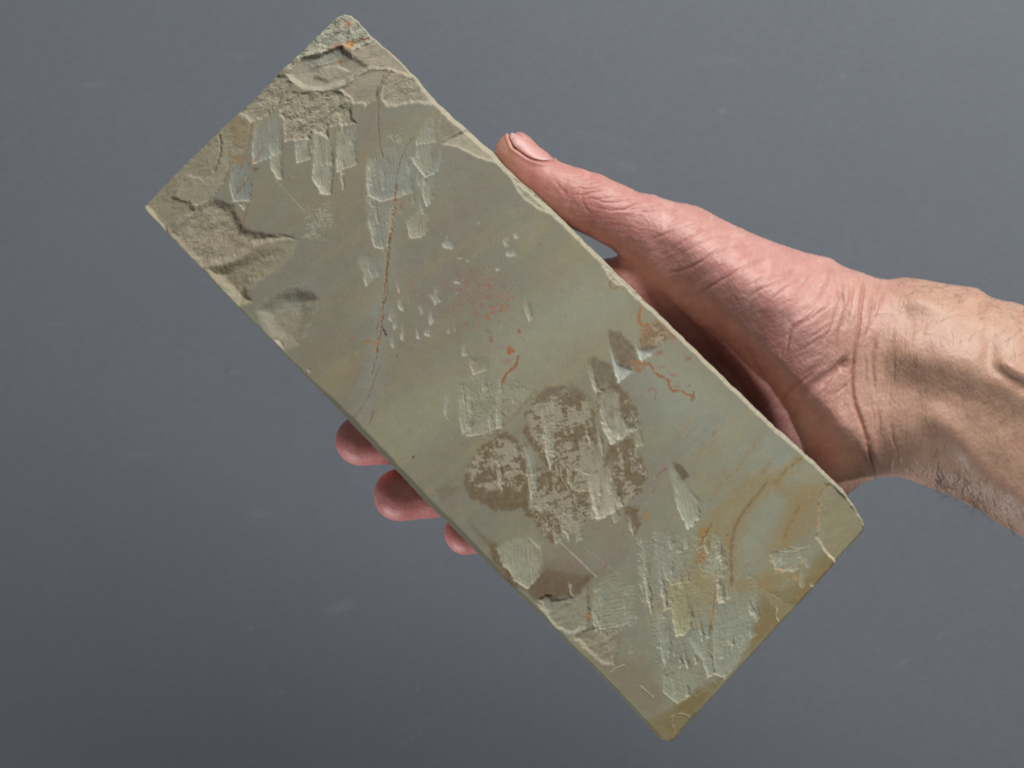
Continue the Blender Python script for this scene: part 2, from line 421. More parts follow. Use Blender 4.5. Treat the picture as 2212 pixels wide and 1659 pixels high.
    def dots(cx, cy, sx, sy, ang, n, c, rmin, rmax, k=.7, seed=1, el=1.6):
        g = np.random.default_rng(seed); a = math.radians(ang)
        for i in range(n):
            p, q = g.normal(0, 1, 2) if sx < 900 else g.uniform(-1, 1, 2)
            x0 = cx + p * sx * math.cos(a) - q * sy * math.sin(a); y0 = cy + p * sx * math.sin(a) + q * sy * math.cos(a)
            if not inside(np.array([x0]), np.array([y0]), outs)[0]: continue
            rr = g.uniform(rmin, rmax); th = g.uniform(0, 3.14)
            # locate by local grid window
            m = (np.abs(X - x0) < rr * 4) & (np.abs(Y - y0) < rr * 4); ii = np.nonzero(m)
            if len(ii[0]) == 0: continue
            x, y = X[ii] - x0, Y[ii] - y0
            uu = x * math.cos(th) + y * math.sin(th); vv = -x * math.sin(th) + y * math.cos(th)
            d = np.sqrt((uu / el) ** 2 + vv ** 2) / rr
            mk = np.clip(1.5 * k * g.uniform(.5, 1) * sstep(1.3, .5, d), 0, 1)[:, None]
            col[ii] = col[ii] * (1 - mk) + alb(*c) * mk

    # ---- edges worn down: long sides and the lower end rolled over a little
    en = fbm(X / 60, Y / 60, 4, 77, .6)
    e2 = fbm(X / 16, Y / 16, 4, 79, .65)
    wr = (8.5 + 1.2 * en + 2 * e2) * sstep(.10, .2, s) * (1 - .35 * sstep(.8, 1, s)) + 2
    wl = (11 + 2 * en) * sstep(.28, .42, s) * (1 - .45 * sstep(.6, .8, s)) + 3
    cham_r = np.clip((wr - dr) / wr, 0, 1); cham_l = np.clip((wl - dl) / wl, 0, 1)
    wb = 5 + 2 * en; cham_b = np.clip((wb - db) / wb, 0, 1)
    CH_H = -(cham_r * wr * .11 + cham_l * wl * .045 + cham_b * wb * .08)
    blend(.9 * sstep(0, .15, cham_l) * sstep(.28, .42, s), alb(118, 117, 101) )
    blend(.3 * np.exp(-((cham_l - .5) / .12) ** 2) * sstep(.3, .42, s), alb(98, 98, 82))
    # ---- olive lower end
    OL = [(2040, 270), (1900, 500), (1700, 700), (1500, 880), (1300, 1080), (1150, 1230), (990, 1450), (880, 1600), (780, 1590), (700, 1490), (780, 1420), (900, 1370), (1040, 1260), (1200, 1180), (1330, 1020), (1380, 950), (1390, 790), (1450, 680), (1650, 620), (1800, 420), (1760, 160), (1830, 40), (1960, 140)]
    stain('c5', OL, (121, 113, 77), .95, 9, 16, .25, 40)
    stain('c5', [(1900, 480), (1700, 690), (1500, 890), (1340, 1060), (1370, 900), (1420, 780), (1560, 740), (1800, 480)], (124, 107, 62), .75, 8, 14, .4, 40)
    stain('c5', [(1080, 1260), (1180, 1200), (1000, 1420), (900, 1590), (860, 1560), (850, 1440), (950, 1330)], (121, 104, 58), .75, 9, 14, .4, 30)
    stain('c5', [(1480, 20), (1830, 30), (1760, 120), (1745, 280), (1560, 420), (1520, 340), (1600, 200)], (129, 116, 80), .6, 12, 14, .4, 30)
    stain('c5', [(350, 1050), (700, 1100), (800, 1300), (760, 1450), (560, 1300), (400, 1130)], (121, 112, 92), .6, 12, 14, .3, 30)

    # ---- brown stains with pale tool work over them
    BR = (101, 88, 66)
    for pts in ([(205, 720), (220, 620), (290, 530), (380, 440), (450, 410), (540, 460), (580, 560), (650, 700), (620, 890), (520, 890), (410, 885), (300, 850), (230, 790)],
                [(580, 420), (600, 280), (650, 190), (740, 140), (860, 150), (960, 190), (1000, 290), (1010, 420), (1000, 600), (830, 640), (700, 620), (620, 500)],
                [(1010, 170), (1110, 110), (1200, 180), (1260, 270), (1285, 380), (1230, 440), (1100, 480), (1040, 350)],
                [(1090, 490), (1210, 450), (1290, 580), (1320, 690), (1290, 780), (1200, 850), (1120, 860), (1050, 600)],
                [(580, 640), (830, 620), (1000, 640), (960, 940), (830, 950), (790, 1070), (730, 1085), (640, 960), (580, 920)],
                [(1170, 870), (1260, 860), (1285, 970), (1240, 1040), (1200, 960)]):
        stain('c4', pts, BR, .82, 3.5, 12, .6, 26, 9)
    stain('c4', [(700, 140), (860, 130), (930, 170), (800, 230), (650, 210)], (112, 102, 86), .7, 6, 6)
    stain('c4', [(590, 1380), (650, 1290), (720, 1240), (870, 1280), (1010, 1280), (930, 1360), (870, 1410), (760, 1430), (640, 1440)], (99, 82, 65), .85, 6, 6, .3)
    stain('c4', [(660, 1200), (900, 1200), (1010, 1270), (860, 1320), (700, 1270)], (110, 98, 84), .5, 14, 6, .3)
    stain('c4', [(350, 1090), (400, 1090), (520, 1280), (600, 1380), (480, 1330), (370, 1180)], (96, 82, 60), .8, 6, 6, .4)
    stain('c4', [(240, 960), (330, 1040), (400, 1090), (360, 1110), (250, 1000)], (104, 92, 70), .6, 7, 5, .4)
    stain('c4', [(30, 760), (110, 720), (170, 760), (80, 830)], (108, 98, 80), .5, 8, 8, .6)
    stain('c4', [(1470, 595), (1530, 610), (1572, 680), (1530, 712)], (92, 84, 70), .9, 2.5, 3)
    GB = (104, 94, 76)
    stain('c3', [(1680, 800), (1760, 815), (1840, 900), (1862, 980), (1800, 1060), (1760, 1010), (1700, 900)], GB, .85, 4, 5, .5)
    stain('c3', [(1560, 980), (1600, 960), (1720, 1020), (1740, 1120), (1640, 1130), (1590, 1060)], (100, 92, 76), .7, 5, 7, .6)
    stain('c3', [(1870, 850), (1930, 860), (2000, 900), (1900, 940)], (98, 88, 72), .8, 4, 5, .5)
    stain('c3', [(940, 1440), (1060, 1370), (1170, 1270), (1230, 1180), (1260, 1160), (1100, 1330), (1000, 1440)], (112, 101, 78), .8, 3, 6, .6)

    # ---- broken corners and chips
    chip('c1', [(60, 1250), (100, 1180), (550, 740), (650, 690), (712, 750), (700, 900), (640, 970), (590, 1060), (500, 1180), (370, 1250), (380, 1290), (290, 1350), (200, 1430)], .6, (-.5, .2), .22, 22, 6, (126, 119, 98), .7)
    chip('c1', [(330, 1060), (400, 1075), (430, 1100), (470, 1070), (500, 1010), (520, 900), (520, 830), (560, 840), (600, 900), (580, 1080), (500, 1190), (430, 1240), (370, 1250), (230, 1200)], .35, (0, .1), .12, 22, 3, (131, 123, 106), .5)
    chip('c1', [(365, 1255), (420, 1225), (490, 1195), (540, 1215), (620, 1245), (645, 1320), (690, 1385), (740, 1400), (860, 1420), (960, 1430), (1018, 1465), (900, 1462), (820, 1480), (750, 1505), (700, 1545), (600, 1600), (420, 1640), (190, 1415), (290, 1350)], .95, (.3, -.2), .34, 18, 11, (131, 121, 102), .75)
    chip('c2', [(430, 625), (600, 590), (750, 500), (900, 470), (1010, 468), (980, 540), (880, 640), (780, 700), (720, 760), (735, 840), (640, 860)], .75, (-.9, .5), .22, 13, 14, (128, 118, 92), .7)
    chip('c2', [(735, 880), (800, 815), (900, 755), (1000, 735), (1100, 765), (1150, 812), (1110, 880), (1090, 960), (1020, 1090), (930, 1135), (820, 1040)], 1.2, (.15, -.55), .16, 20, 20, (124, 114, 99), .5, 3)
    chip('c2', [(860, 1055), (905, 1040), (925, 1125), (900, 1100)], .45, (0, 0), .1, 9, 3, (165, 160, 142), .8, 2)
    chip('c1', [(640, 690), (740, 590), (880, 455), (940, 460), (965, 500), (945, 570), (880, 660), (820, 710), (725, 750), (690, 720)], .65, (-.2, .1), .35, 13, 4, (134, 127, 112), .7)
    chip('c1', [(960, 560), (1160, 558), (1250, 545), (1330, 600), (1335, 720), (1370, 755), (1200, 770), (1190, 850), (1090, 795), (1080, 850), (925, 862), (918, 740), (885, 660)], .55, (.1, .32), .42, 12, 3, (134, 126, 109), .75)
    chip('c1', [(1250, 545), (1420, 430), (1560, 420), (1510, 520), (1480, 610), (1415, 650), (1410, 630), (1340, 640), (1330, 600)], .5, (0, .5), .12, 24, 3, (141, 134, 117), .7)
    chip('c1', [(1560, 425), (1680, 420), (1740, 450), (1830, 520), (1900, 620), (1855, 640), (1690, 628), (1600, 652), (1540, 650), (1505, 600), (1515, 520)], .55, (.3, .25), .28, 14, 4, (141, 133, 115), .7)
    chip('c1', [(1330, 300), (1440, 255), (1530, 200), (1620, 290), (1790, 470), (1700, 470), (1560, 425), (1440, 420), (1420, 440), (1340, 380)], 1.0, (.5, -.4), .2, 18, 3, (142, 134, 119), .7)
    chip('c1', [(925, 455), (960, 492), (1040, 547), (1160, 557), (1300, 512), (1425, 435), (1440, 390), (1340, 335), (1270, 280), (1100, 330), (1000, 330)], 1.3, (.0, .55), .16, 30, 7, (146, 142, 131), .6, 3, .5)
    chip('c1', [(1090, 470), (1150, 400), (1250, 385), (1330, 440), (1290, 470), (1180, 500)], 1.3, (.1, .5), .2, 14, 4, (138, 130, 114), .6)
    chip('c1', [(880, 440), (930, 350), (1010, 270), (1100, 170), (1230, 50), (1345, 50), (1480, 160), (1570, 240), (1440, 262), (1350, 310), (1280, 275), (1180, 310), (1050, 340), (960, 420)], 1.3, (-.3, -.7), .55, 13, 4, (144, 147, 136), .75)
    chip('c1', [(1040, 370), (1170, 315), (1280, 275), (1280, 350), (1210, 385), (1090, 420)], 1.5, (0, -.3), .3, 9, 3, (128, 134, 126), .7)
    chip('c1', [(1130, 230), (1250, 190), (1290, 130), (1330, 180), (1290, 270), (1170, 290)], 1.45, (-.2, -.6), .35, 9, 3, (122, 128, 120), .7)
    chip('c1', [(1865, 880), (1910, 850), (2035, 782), (2165, 830), (2270, 930), (2240, 1000), (2100, 962), (1980, 900)], .45, (.6, -.45), .10, 22, 3, (152, 145, 126), .8, 3)
    chip('c1', [(1880, 690), (1950, 715), (2030, 775), (1910, 845), (1870, 860), (1850, 790)], .12, (.1, -.1), .10, 14, 3, (110, 104, 88), .6, 3)
    chip('c1', [(1820, 560), (1930, 600), (2090, 770), (2030, 778), (1960, 735), (1880, 690)], .6, (.5, -.5), .1, 14, 3, (165, 160, 144), .7, 2)
    chip('h1', [(250, 445), (300, 470), (420, 560), (600, 700), (600, 775), (470, 715), (380, 650), (310, 570)], .5, (.7, -.7), .16, 9, 3, (141, 136, 116), .7, 3)
    chip('h6', [(200, 260), (300, 300), (560, 540), (760, 700), (1000, 950), (860, 905), (700, 770), (600, 640), (480, 620), (330, 510), (270, 380)], .45, (.8, -.8), .25, 8, 3, (150, 144, 122), .7, 4)
    chip('c5', [(1790, 20), (1840, 20), (1960, 140), (2040, 270), (2030, 330), (1880, 520), (1800, 440), (1740, 350), (1752, 280), (1750, 150)], .55, (.3, .3), .06, 30, 3, (119, 117, 92), .6, 4)
    chip('c5', [(1500, 880), (1510, 800), (1400, 650), (1450, 670), (1560, 740), (1640, 760)], .06, (.02, .02), .05, 20, 2, (121, 109, 76), .5, 3)
    chip('c5', [(340, 900), (560, 880), (560, 990), (520, 1130), (440, 1120), (260, 960)], .35, (-.2, .1), .2, 12, 5, (127, 119, 102), .6)
    chip('c4', [(640, 1440), (760, 1430), (870, 1410), (960, 1330), (980, 1500), (960, 1600), (860, 1640), (760, 1600)], .4, (-.2, .2), .16, 14, 4, (126, 123, 106), .6)
    chip('c4', [(655, 1430), (700, 1395), (740, 1410), (750, 1500), (700, 1500)], .7, (-.2, .2), .1, 14, 3, (124, 122, 108), .6)
    chip('c5', [(860, 1440), (940, 1400), (1000, 1440), (960, 1530), (880, 1560)], .10, (.05, .1), .06, 16, 3, (117, 103, 70), .4)

    # ---- chisel marks, upper half
    BL = (138, 144, 138)
    gouge('c1', [(740, 740), (830, 700), (925, 650), (920, 925), (735, 998), (725, 880)], .55, tint=BL, pale=.5)
    gouge('c1', [(820, 830), (918, 810), (912, 1095), (885, 1092), (845, 1030)], .6, pale=.7)
    gouge('c1', [(980, 860), (1092, 800), (1092, 972), (1000, 992)], .6, pale=.7)
    gouge('c1', [(1092, 790), (1225, 780), (1228, 1050), (1205, 1183), (1150, 1180), (1095, 1090)], .8, pale=.7)
    gouge('c1', [(1235, 785), (1372, 760), (1372, 1002), (1240, 1045)], .6, pale=.7)
    gouge('c1', [(1238, 1030), (1315, 1015), (1282, 1155)], .55, pale=.6)
    gouge('c1', [(590, 1040), (640, 960), (735, 980), (735, 1130), (720, 1220), (615, 1225), (592, 1150)], .55, tint=(130, 139, 137), pale=.6)
    gouge('c1', [(640, 1245), (700, 1210), (745, 1220), (680, 1275)], .45, pale=.6)
    gouge('c1', [(1425, 960), (1500, 880), (1640, 880), (1725, 940), (1712, 1170), (1520, 1230), (1430, 1190), (1425, 1080)], .5, tint=(136, 142, 136), pale=.5)
    gouge('c1', [(1430, 1225), (1640, 1235), (1600, 1400), (1535, 1512), (1470, 1505), (1430, 1350)], .45, tint=(136, 142, 134), pale=.5)
    powder('c1', [(1420, 960), (1480, 960), (1500, 1220), (1480, 1500), (1430, 1400), (1410, 1100)], .6)
    gouge('c1', [(1690, 960), (1740, 860), (1855, 840), (1832, 1000), (1780, 1085)], .55, pale=.55)
    gouge('c1', [(1730, 1080), (1842, 1070), (1838, 1200), (1790, 1265)], .5, pale=.6)
    gouge('c1', [(1770, 1085), (1800, 1050), (1850, 960), (1880, 870), (1905, 980), (1840, 1060)], .6, tint=(142, 150, 146), pale=.6)
    gouge('c1', [(1655, 1330), (1740, 1260), (1812, 1300), (1812, 1390), (1755, 1448), (1690, 1448)], .45, pale=.65)
    gouge('c1', [(1770, 720), (1800, 690), (1852, 700), (1862, 860), (1720, 885)], .35, pale=.45, edge=.3)
    powder('c1', [(1540, 800), (1640, 790), (1640, 870), (1560, 870)], .5)
    powder('c1', [(1060, 1250), (1200, 1220), (1230, 1340), (1180, 1460), (1080, 1450), (1040, 1350)], .5)
    gouge('c1', [(1030, 1450), (1090, 1370), (1180, 1290), (1200, 1300), (1120, 1420)], .3, pale=.35, edge=.2)
    gouge('c2', [(1345, 570), (1400, 540), (1465, 590), (1460, 700), (1420, 735), (1400, 650)], .4, pale=.6)
    gouge('c2', [(1400, 530), (1530, 560), (1510, 670), (1460, 690), (1420, 600)], .35, tint=BL, pale=.5, edge=.3)
    # scattered pale flakes
    g = np.random.default_rng(5)
    for (f, cx, cy, rx, ry, k) in [('c2', 1615, 730, 14, 55, .7), ('c2', 1635, 830, 26, 45, .8), ('c2', 1580, 890, 26, 50, .8), ('c2', 1600, 960, 20, 40, .7), ('c2', 1850, 790, 40, 60, .7), ('c2', 1755, 870, 16, 40, .8), ('c2', 1820, 910, 20, 60, .8),
                                   ('c2', 1735, 1010, 16, 60, .8), ('c2', 1800, 1005, 22, 45, .8), ('c2', 1640, 1010, 16, 70, .7), ('c2', 1585, 1060, 20, 50, .6), ('c2', 1930, 1000, 14, 35, .7), ('c2', 1960, 985, 8, 25, .7), ('c2', 1985, 700, 22, 14, .9),
                                   ('c2', 1945, 705, 8, 14, .8), ('c2', 1970, 770, 8, 12, .7), ('c3', 720, 270, 48, 40, .7), ('c3', 690, 270, 14, 22, .9), ('c3', 790, 355, 24, 14, .8), ('c3', 830, 372, 20, 16, .8), ('c3', 710, 225, 18, 18, .6),
                                   ('c3', 1065, 255, 26, 34, .8), ('c3', 1130, 215, 22, 26, .7), ('c3', 1100, 330, 34, 30, .9), ('c3', 1020, 420, 20, 26, .8), ('c3', 928, 620, 10, 12, .7), ('c3', 770, 500, 22, 16, .8), ('c3', 705, 1240, 28, 66, .6), ('c3', 710, 1325, 14, 14, .5),
                                   ('c2', 2110, 345, 8, 14, .7), ('c2', 1080, 1240, 22, 18, .5)]:
        th = np.linspace(0, 2 * math.pi, 11)[:-1]; rr = g.uniform(.65, 1.2, 10)
        pts = np.stack([cx + rx * rr * np.cos(th), cy + ry * rr * np.sin(th)], 1)
        gouge(f, pts, g.uniform(.22, .4), g.uniform(72, 90), k * .8, (158, 162, 154), rag=3.2, hat=.12, edge=.7)

    # ---- ochre bands and a dense field of shallow scrapes at the lower end
    for f, pts, w, k in [('c5', [(1470, 0), (1360, 110), (1270, 240), (1215, 380), (1200, 520), (1205, 660)], 22, .55), ('c5', [(1330, 0), (1240, 110), (1150, 190), (1080, 280)], 15, .4), ('c5', [(1680, 90), (1620, 200), (1560, 320), (1520, 430)], 24, .5), ('c6', [(1440, 780), (1320, 890), (1230, 1000)], 12, .45),
                         ('c5', [(1130, 300), (1060, 420), (1040, 560), (1070, 700)], 20, .5), ('c5', [(1500, 560), (1400, 620), (1300, 640)], 16, .4), ('c5', [(930, 560), (900, 700), (930, 860)], 26, .35), ('c5', [(1640, 540), (1560, 600), (1450, 660)], 22, .4)]:
        ln = smooth_line(F(f, pts), 6); p = w * 3
        m_ = (X > ln[:, 0].min() - p) & (X < ln[:, 0].max() + p) & (Y > ln[:, 1].min() - p) & (Y < ln[:, 1].max() + p); ii = np.nonzero(m_); x, y = X[ii], Y[ii]
        d = seg_dist(x + 10 * fbm(x / 24, y / 24, 4, 821, .6), y + 10 * fbm(x / 24, y / 24, 4, 825, .6), ln, False)
        mk = np.clip(1.1 * k * np.exp(-(d / (w * 1.15)) ** 2) * (1 + 1.0 * fbm(x / 9, y / 9, 4, 829, .65)), 0, 1)[:, None]
        col[ii] = col[ii] * (1 - mk) + alb(131, 113, 75) * mk
    powder('c5', [(640, 340), (800, 300), (1000, 360), (1200, 420), (1400, 620), (1390, 900), (1200, 1210), (1000, 1330), (830, 1320), (760, 1000), (690, 800)], .24, tint=(143, 148, 134), th=-.05, dep=.08)
    gg = np.random.default_rng(21)
    fields = [([(660, 330), (1150, 330), (1390, 700), (1370, 940), (1180, 1200), (900, 1340), (780, 1100), (700, 800)], 'c5', 40, (.2, .6), (144, 147, 131)),
              ([(350, 600), (650, 560), (660, 860), (600, 1080), (330, 900)], 'c5', 12, (.12, .25), (138, 140, 124)),
              ([(200, 560), (560, 430), (1010, 180), (1290, 400), (1290, 800), (820, 1060), (560, 880)], 'c4', 40, (.2, .5), (143, 141, 126)),
              ([(760, 1080), (1230, 1090), (1060, 1370), (960, 1440), (800, 1440)], 'c3', 12, (.12, .3), (145, 147, 128)),
              ([(900, 640), (1380, 600), (1380, 1000), (1000, 1000)], 'c1', 14, (.15, .35), (142, 142, 126)),
              ([(1430, 880), (1850, 860), (1830, 1240), (1600, 1420), (1440, 1480)], 'c1', 14, (.12, .3), (138, 142, 132)),
              ([(1440, 420), (1700, 400), (1880, 520), (1560, 640), (1400, 600)], 'c5', 9, (.12, .25), (140, 145, 130))]
    for poly_, f, n_, dr_, tn in fields:
        P_ = np.array(poly_, float); k_ = 0
        while k_ < n_:
            x0_, y0_ = gg.uniform(P_.min(0), P_.max(0))
            if not inside(np.array([x0_]), np.array([y0_]), P_)[0]: continue
            k_ += 1
            L_ = gg.uniform(50, 190); w_ = gg.uniform(16, 48); a_ = math.radians(gg.normal(82, 5)); ca_, sa_ = math.cos(a_), math.sin(a_)
            loc_ = [(-.3 * w_, -.55 * L_), (.15 * w_, -.6 * L_), (.5 * w_, -.1 * L_), (.55 * w_, .4 * L_), (.1 * w_, .5 * L_), (-.45 * w_, .55 * L_), (-.5 * w_, .1 * L_)]
            gouge(f, [(x0_ + lx * sa_ + ly * ca_, y0_ - lx * ca_ + ly * sa_) for lx, ly in loc_], gg.uniform(*dr_), math.degrees(a_), gg.uniform(.08, .62), tuple(np.array(tn) + gg.normal(0, 3, 3)), rag=3.5, edge=gg.uniform(.2, .8))

    # ---- middle and lower marks
    gouge('c3', [(1162, 580), (1195, 565), (1222, 640), (1232, 720), (1205, 748), (1182, 690)], .5, 80, .5, (146, 148, 128))
    gouge('c3', [(788, 900), (800, 870), (832, 868), (838, 950), (800, 960)], .35, pale=.65)
    gouge('c3', [(832, 960), (980, 950), (960, 1040), (868, 1068), (848, 1010)], .55, -14, .5, (140, 136, 112), two=False)
    powder('c3', [(760, 1080), (1000, 1060), (1240, 1090), (1230, 1180), (1050, 1370), (960, 1440), (800, 1440), (770, 1300)], .4, tint=(142, 144, 122))
    gouge('c3', [(1000, 1080), (1040, 1075), (1052, 1200), (1050, 1392), (1005, 1400), (1005, 1250)], .45, 88, .6, (150, 153, 136))
    gouge('c3', [(780, 1220), (850, 1180), (880, 1300), (860, 1400), (800, 1430), (778, 1340)], .35, 86, .55, (148, 150, 132))
    gouge('c3', [(950, 1300), (1000, 1290), (1000, 1400), (880, 1440), (820, 1440)], .3, 86, .45)
    powder('c4', [(230, 600), (290, 540), (400, 430), (520, 470), (570, 560), (600, 700), (560, 780), (400, 760), (300, 780), (240, 720)], .85, tint=(146, 142, 124), th=-.06, dep=.16)
    powder('c4', [(590, 300), (660, 190), (860, 150), (980, 220), (1010, 600), (850, 640), (700, 620), (620, 480)], .8, tint=(144, 141, 124), th=-.06, dep=.16)
    powder('c4', [(600, 640), (1000, 620), (980, 940), (800, 1070), (700, 1000), (600, 900)], .85, tint=(142, 139, 122), th=-.12, dep=.16)
    powder('c4', [(1100, 180), (1200, 180), (1285, 380), (1200, 450), (1150, 350)], .8, tint=(146, 143, 128), th=.02)
    powder('c4', [(1090, 500), (1150, 480), (1200, 700), (1310, 720), (1200, 860), (1120, 860)], .8, tint=(146, 143, 128), th=.02)
    gouge('c4', [(645, 225), (765, 205), (780, 330), (770, 480), (750, 600), (728, 650), (695, 510), (665, 330)], .65, 82, .9, (148, 147, 132), rag=4)
    gouge('c4', [(940, 20), (1010, 10), (1030, 120), (1010, 180), (980, 120)], .4, 80, .6, (140, 138, 122))
    gouge('c4', [(1010, 190), (1080, 140), (1160, 170), (1170, 300), (1215, 370), (1285, 380), (1225, 420), (1098, 490), (1060, 400), (1030, 300)], .85, 80, .9, (150, 150, 136), rag=4)
    gouge('c4', [(950, 690), (1000, 640), (1090, 600), (1130, 720), (1185, 862), (1100, 905), (1018, 948), (985, 860)], .9, 80, .95, (156, 153, 136), rag=4)
    gouge('c4', [(920, 530), (1050, 480), (1080, 600), (960, 680), (880, 640)], .3, 80, .65, (142, 139, 124), edge=.3)
    gouge('c4', [(555, 490), (620, 478), (655, 600), (662, 740), (618, 835), (585, 680)], .55, 82, .9, (146, 148, 134), rag=3)
    gouge('c4', [(730, 850), (860, 840), (930, 940), (860, 1000), (850, 1080), (800, 1000)], .4, 82, .7, (144, 142, 126), rag=5)
    gouge('c4', [(880, 960), (940, 950), (930, 1060), (900, 1085)], .35, 82, .5, (144, 142, 126), rag=5)
    gouge('c4', [(1180, 890), (1230, 920), (1250, 1000), (1232, 1045), (1200, 970)], .4, 80, .7, (144, 144, 128))
    gouge('c3', [(1662, 800), (1690, 850), (1750, 1000), (1845, 1045), (1800, 1080), (1748, 1118), (1715, 1020)], .7, 80, .85, (158, 164, 158))
    gouge('c3', [(1560, 990), (1590, 960), (1620, 1100), (1650, 1180), (1600, 1160)], .4, 80, .5, (140, 138, 122))
    gouge('c3', [(1845, 850), (1870, 900), (1960, 920), (2025, 900), (1985, 940), (1885, 988), (1862, 940)], .7, 80, .85, (160, 166, 160))
    gouge('c4', [(1440, 600), (1500, 640), (1565, 720), (1650, 820), (1645, 940), (1572, 1006), (1530, 930), (1480, 800)], .75, 76, .75, (148, 152, 138), rag=4)
    gouge('c4', [(388, 1110), (480, 1050), (600, 1035), (690, 1090), (700, 1160), (660, 1300), (590, 1370), (520, 1320), (430, 1200)], .4, 88, .8, (148, 150, 132), rag=4, hat=.22)
    gouge('c4', [(620, 950), (680, 980), (710, 1080), (660, 1120), (600, 1050)], .3, 80, .45, (132, 132, 116), edge=.3)
    gouge('c4', [(1272, 1070), (1325, 1045), (1335, 1200), (1350, 1475), (1318, 1430), (1290, 1250)], .55, 84, .6, (148, 150, 134), rag=4.5)
    gouge('c4', [(1362, 1010), (1400, 1060), (1420, 1300), (1455, 1480), (1420, 1500), (1385, 1250)], .55, 84, .55, (146, 150, 138), rag=4.5)
    gouge('c5', [(780, 350), (860, 330), (960, 480), (980, 620), (860, 640), (810, 560)], .35, 84, .45, (136, 142, 132), edge=.3)
    gouge('c5', [(845, 620), (960, 560), (985, 760), (990, 880), (945, 942), (890, 948), (862, 800)], .7, 84, .6, (152, 153, 122), rag=3.5)
    gouge('c5', [(752, 770), (835, 790), (880, 1000), (860, 1060), (818, 1138), (780, 950)], .55, 84, .6, (140, 146, 134), rag=4)
    gouge('c5', [(950, 960), (1000, 880), (1110, 900), (1125, 1180), (1085, 1200), (1045, 1085)], .6, 84, .55, (144, 152, 140), rag=4)
    gouge('c5', [(1100, 760), (1380, 700), (1395, 820), (1360, 960), (1290, 1080), (1190, 1205), (1130, 1180)], .4, 80, .5, (140, 148, 136), edge=.4, hat=.12)
    gouge('c5', [(815, 1180), (1045, 1090), (1030, 1250), (960, 1330), (900, 1365), (810, 1280)], .4, 84, .55, (142, 148, 130), edge=.4)
    gouge('c5', [(1110, 400), (1150, 380), (1180, 500), (1192, 745), (1150, 748), (1128, 600)], .4, 86, .5, (140, 146, 132))
    gouge('c5', [(390, 640), (450, 580), (560, 555), (650, 640), (655, 830), (560, 890), (400, 915), (380, 800)], .35, -12, .55, (142, 146, 130), rag=3, hat=.2)
    gouge('c5', [(1450, 450), (1560, 400), (1720, 390), (1740, 450), (1600, 560), (1500, 540)], .35, -10, .5, (140, 148, 136), rag=5)
    gouge('c5', [(1750, 360), (1790, 400), (1890, 520), (1860, 500), (1790, 430)], .4, 50, .8, (172, 168, 140), rag=2)
    gouge('c5', [(1390, 650), (1420, 660), (1540, 725), (1510, 720)], .3, 30, .6, (160, 158, 130), rag=2)
    gouge('c5', [(1700, 625), (1760, 620), (1720, 655)], .3, 0, .8, (168, 165, 138), rag=3)
    powder('c5', [(980, 330), (1150, 320), (1200, 450), (1150, 560), (1050, 620), (1020, 480)], .5, tint=(146, 150, 132))

    # thin pale crests and torn threads
    W1 = (176, 172, 150)
    for f, pts, w in [('c5', [(240, 980), (270, 940), (300, 895)], 2.2), ('c5', [(490, 1170), (530, 1140), (575, 1122)], 1.8), ('c5', [(670, 1250), (720, 1290), (755, 1325)], 1.8), ('c5', [(1505, 785), (1500, 830), (1515, 860)], 2),
                      ('c5', [(860, 1440), (900, 1420), (950, 1425), (975, 1440)], 1.6), ('c5', [(1340, 810), (1350, 760), (1390, 730)], 1.6), ('c5', [(1270, 1030), (1310, 960)], 1.4), ('c4', [(850, 1340), (850, 1390), (875, 1410)], 2),
                      ('c4', [(830, 640), (850, 750), (890, 770), (965, 775)], 1.8), ('c4', [(790, 640), (800, 700), (840, 760)], 1.6), ('c5', [(1580, 410), (1640, 420), (1700, 400)], 1.6), ('c5', [(1480, 420), (1560, 440), (1640, 430)], 1.4)]:
        vein(f, pts, w * .55, W1, .6, -.14, hw=5, wob=2)
    for f, x0, x1, y0, y1, n in [('c4', 1255, 1300, 1060, 1470, 26), ('c4', 1355, 1400, 1010, 1440, 20), ('c4', 1445, 1540, 640, 980, 0), ('c5', 655, 690, 380, 760, 18), ('c5', 1120, 1140, 560, 740, 10), ('c5', 750, 790, 900, 1120, 10)]:
        for i in range(n):
            t = g.uniform(0, 1); x = x0 + (x1 - x0) * t * .6 + g.uniform(-9, 9); y = y0 + (y1 - y0) * t
            L = g.uniform(6, 34) * (1.3 if g.random() < .2 else .8); sl = g.uniform(.1, 1.1)
            vein(f, [(x, y), (x + L * .5, y + L * sl * .4 + g.uniform(-4, 4)), (x + L, y + L * sl)], g.uniform(.5, .9), (166, 160, 143), g.uniform(.25, .65), -.07, hw=4, wob=3)
    # light crusts in the brown stain
    for f, pts in [('c4', [(1200, 515), (1250, 515), (1275, 570), (1240, 610), (1215, 590)]), ('c4', [(1235, 610), (1285, 600), (1310, 650), (1312, 695), (1265, 665)]), ('c4', [(605, 870), (650, 840), (705, 825), (715, 870), (690, 895), (620, 905)]), ('c4', [(435, 670), (470, 652), (480, 675), (445, 688)]), ('c4', [(830, 1320), (870, 1330), (880, 1400), (850, 1400)])]:
        crust(f, pts)

    # ---- iron veins, worm marks, specks
    RU = (128, 84, 50); RD = (125, 74, 60); BK = (92, 74, 52)
    vein('c1', [(1575, 430), (1520, 515), (1500, 600), (1495, 750), (1500, 860), (1518, 945)], 1.0, (112, 86, 64), .8, .12)
    vein('c1', [(1518, 945), (1545, 970), (1585, 1000)], 1.1, RD, .6)
    vein('c1', [(1702, 838), (1650, 920), (1615, 1030), (1600, 1130), (1592, 1180)], 1.1, (116, 80, 66), .8, .08, wob=4)
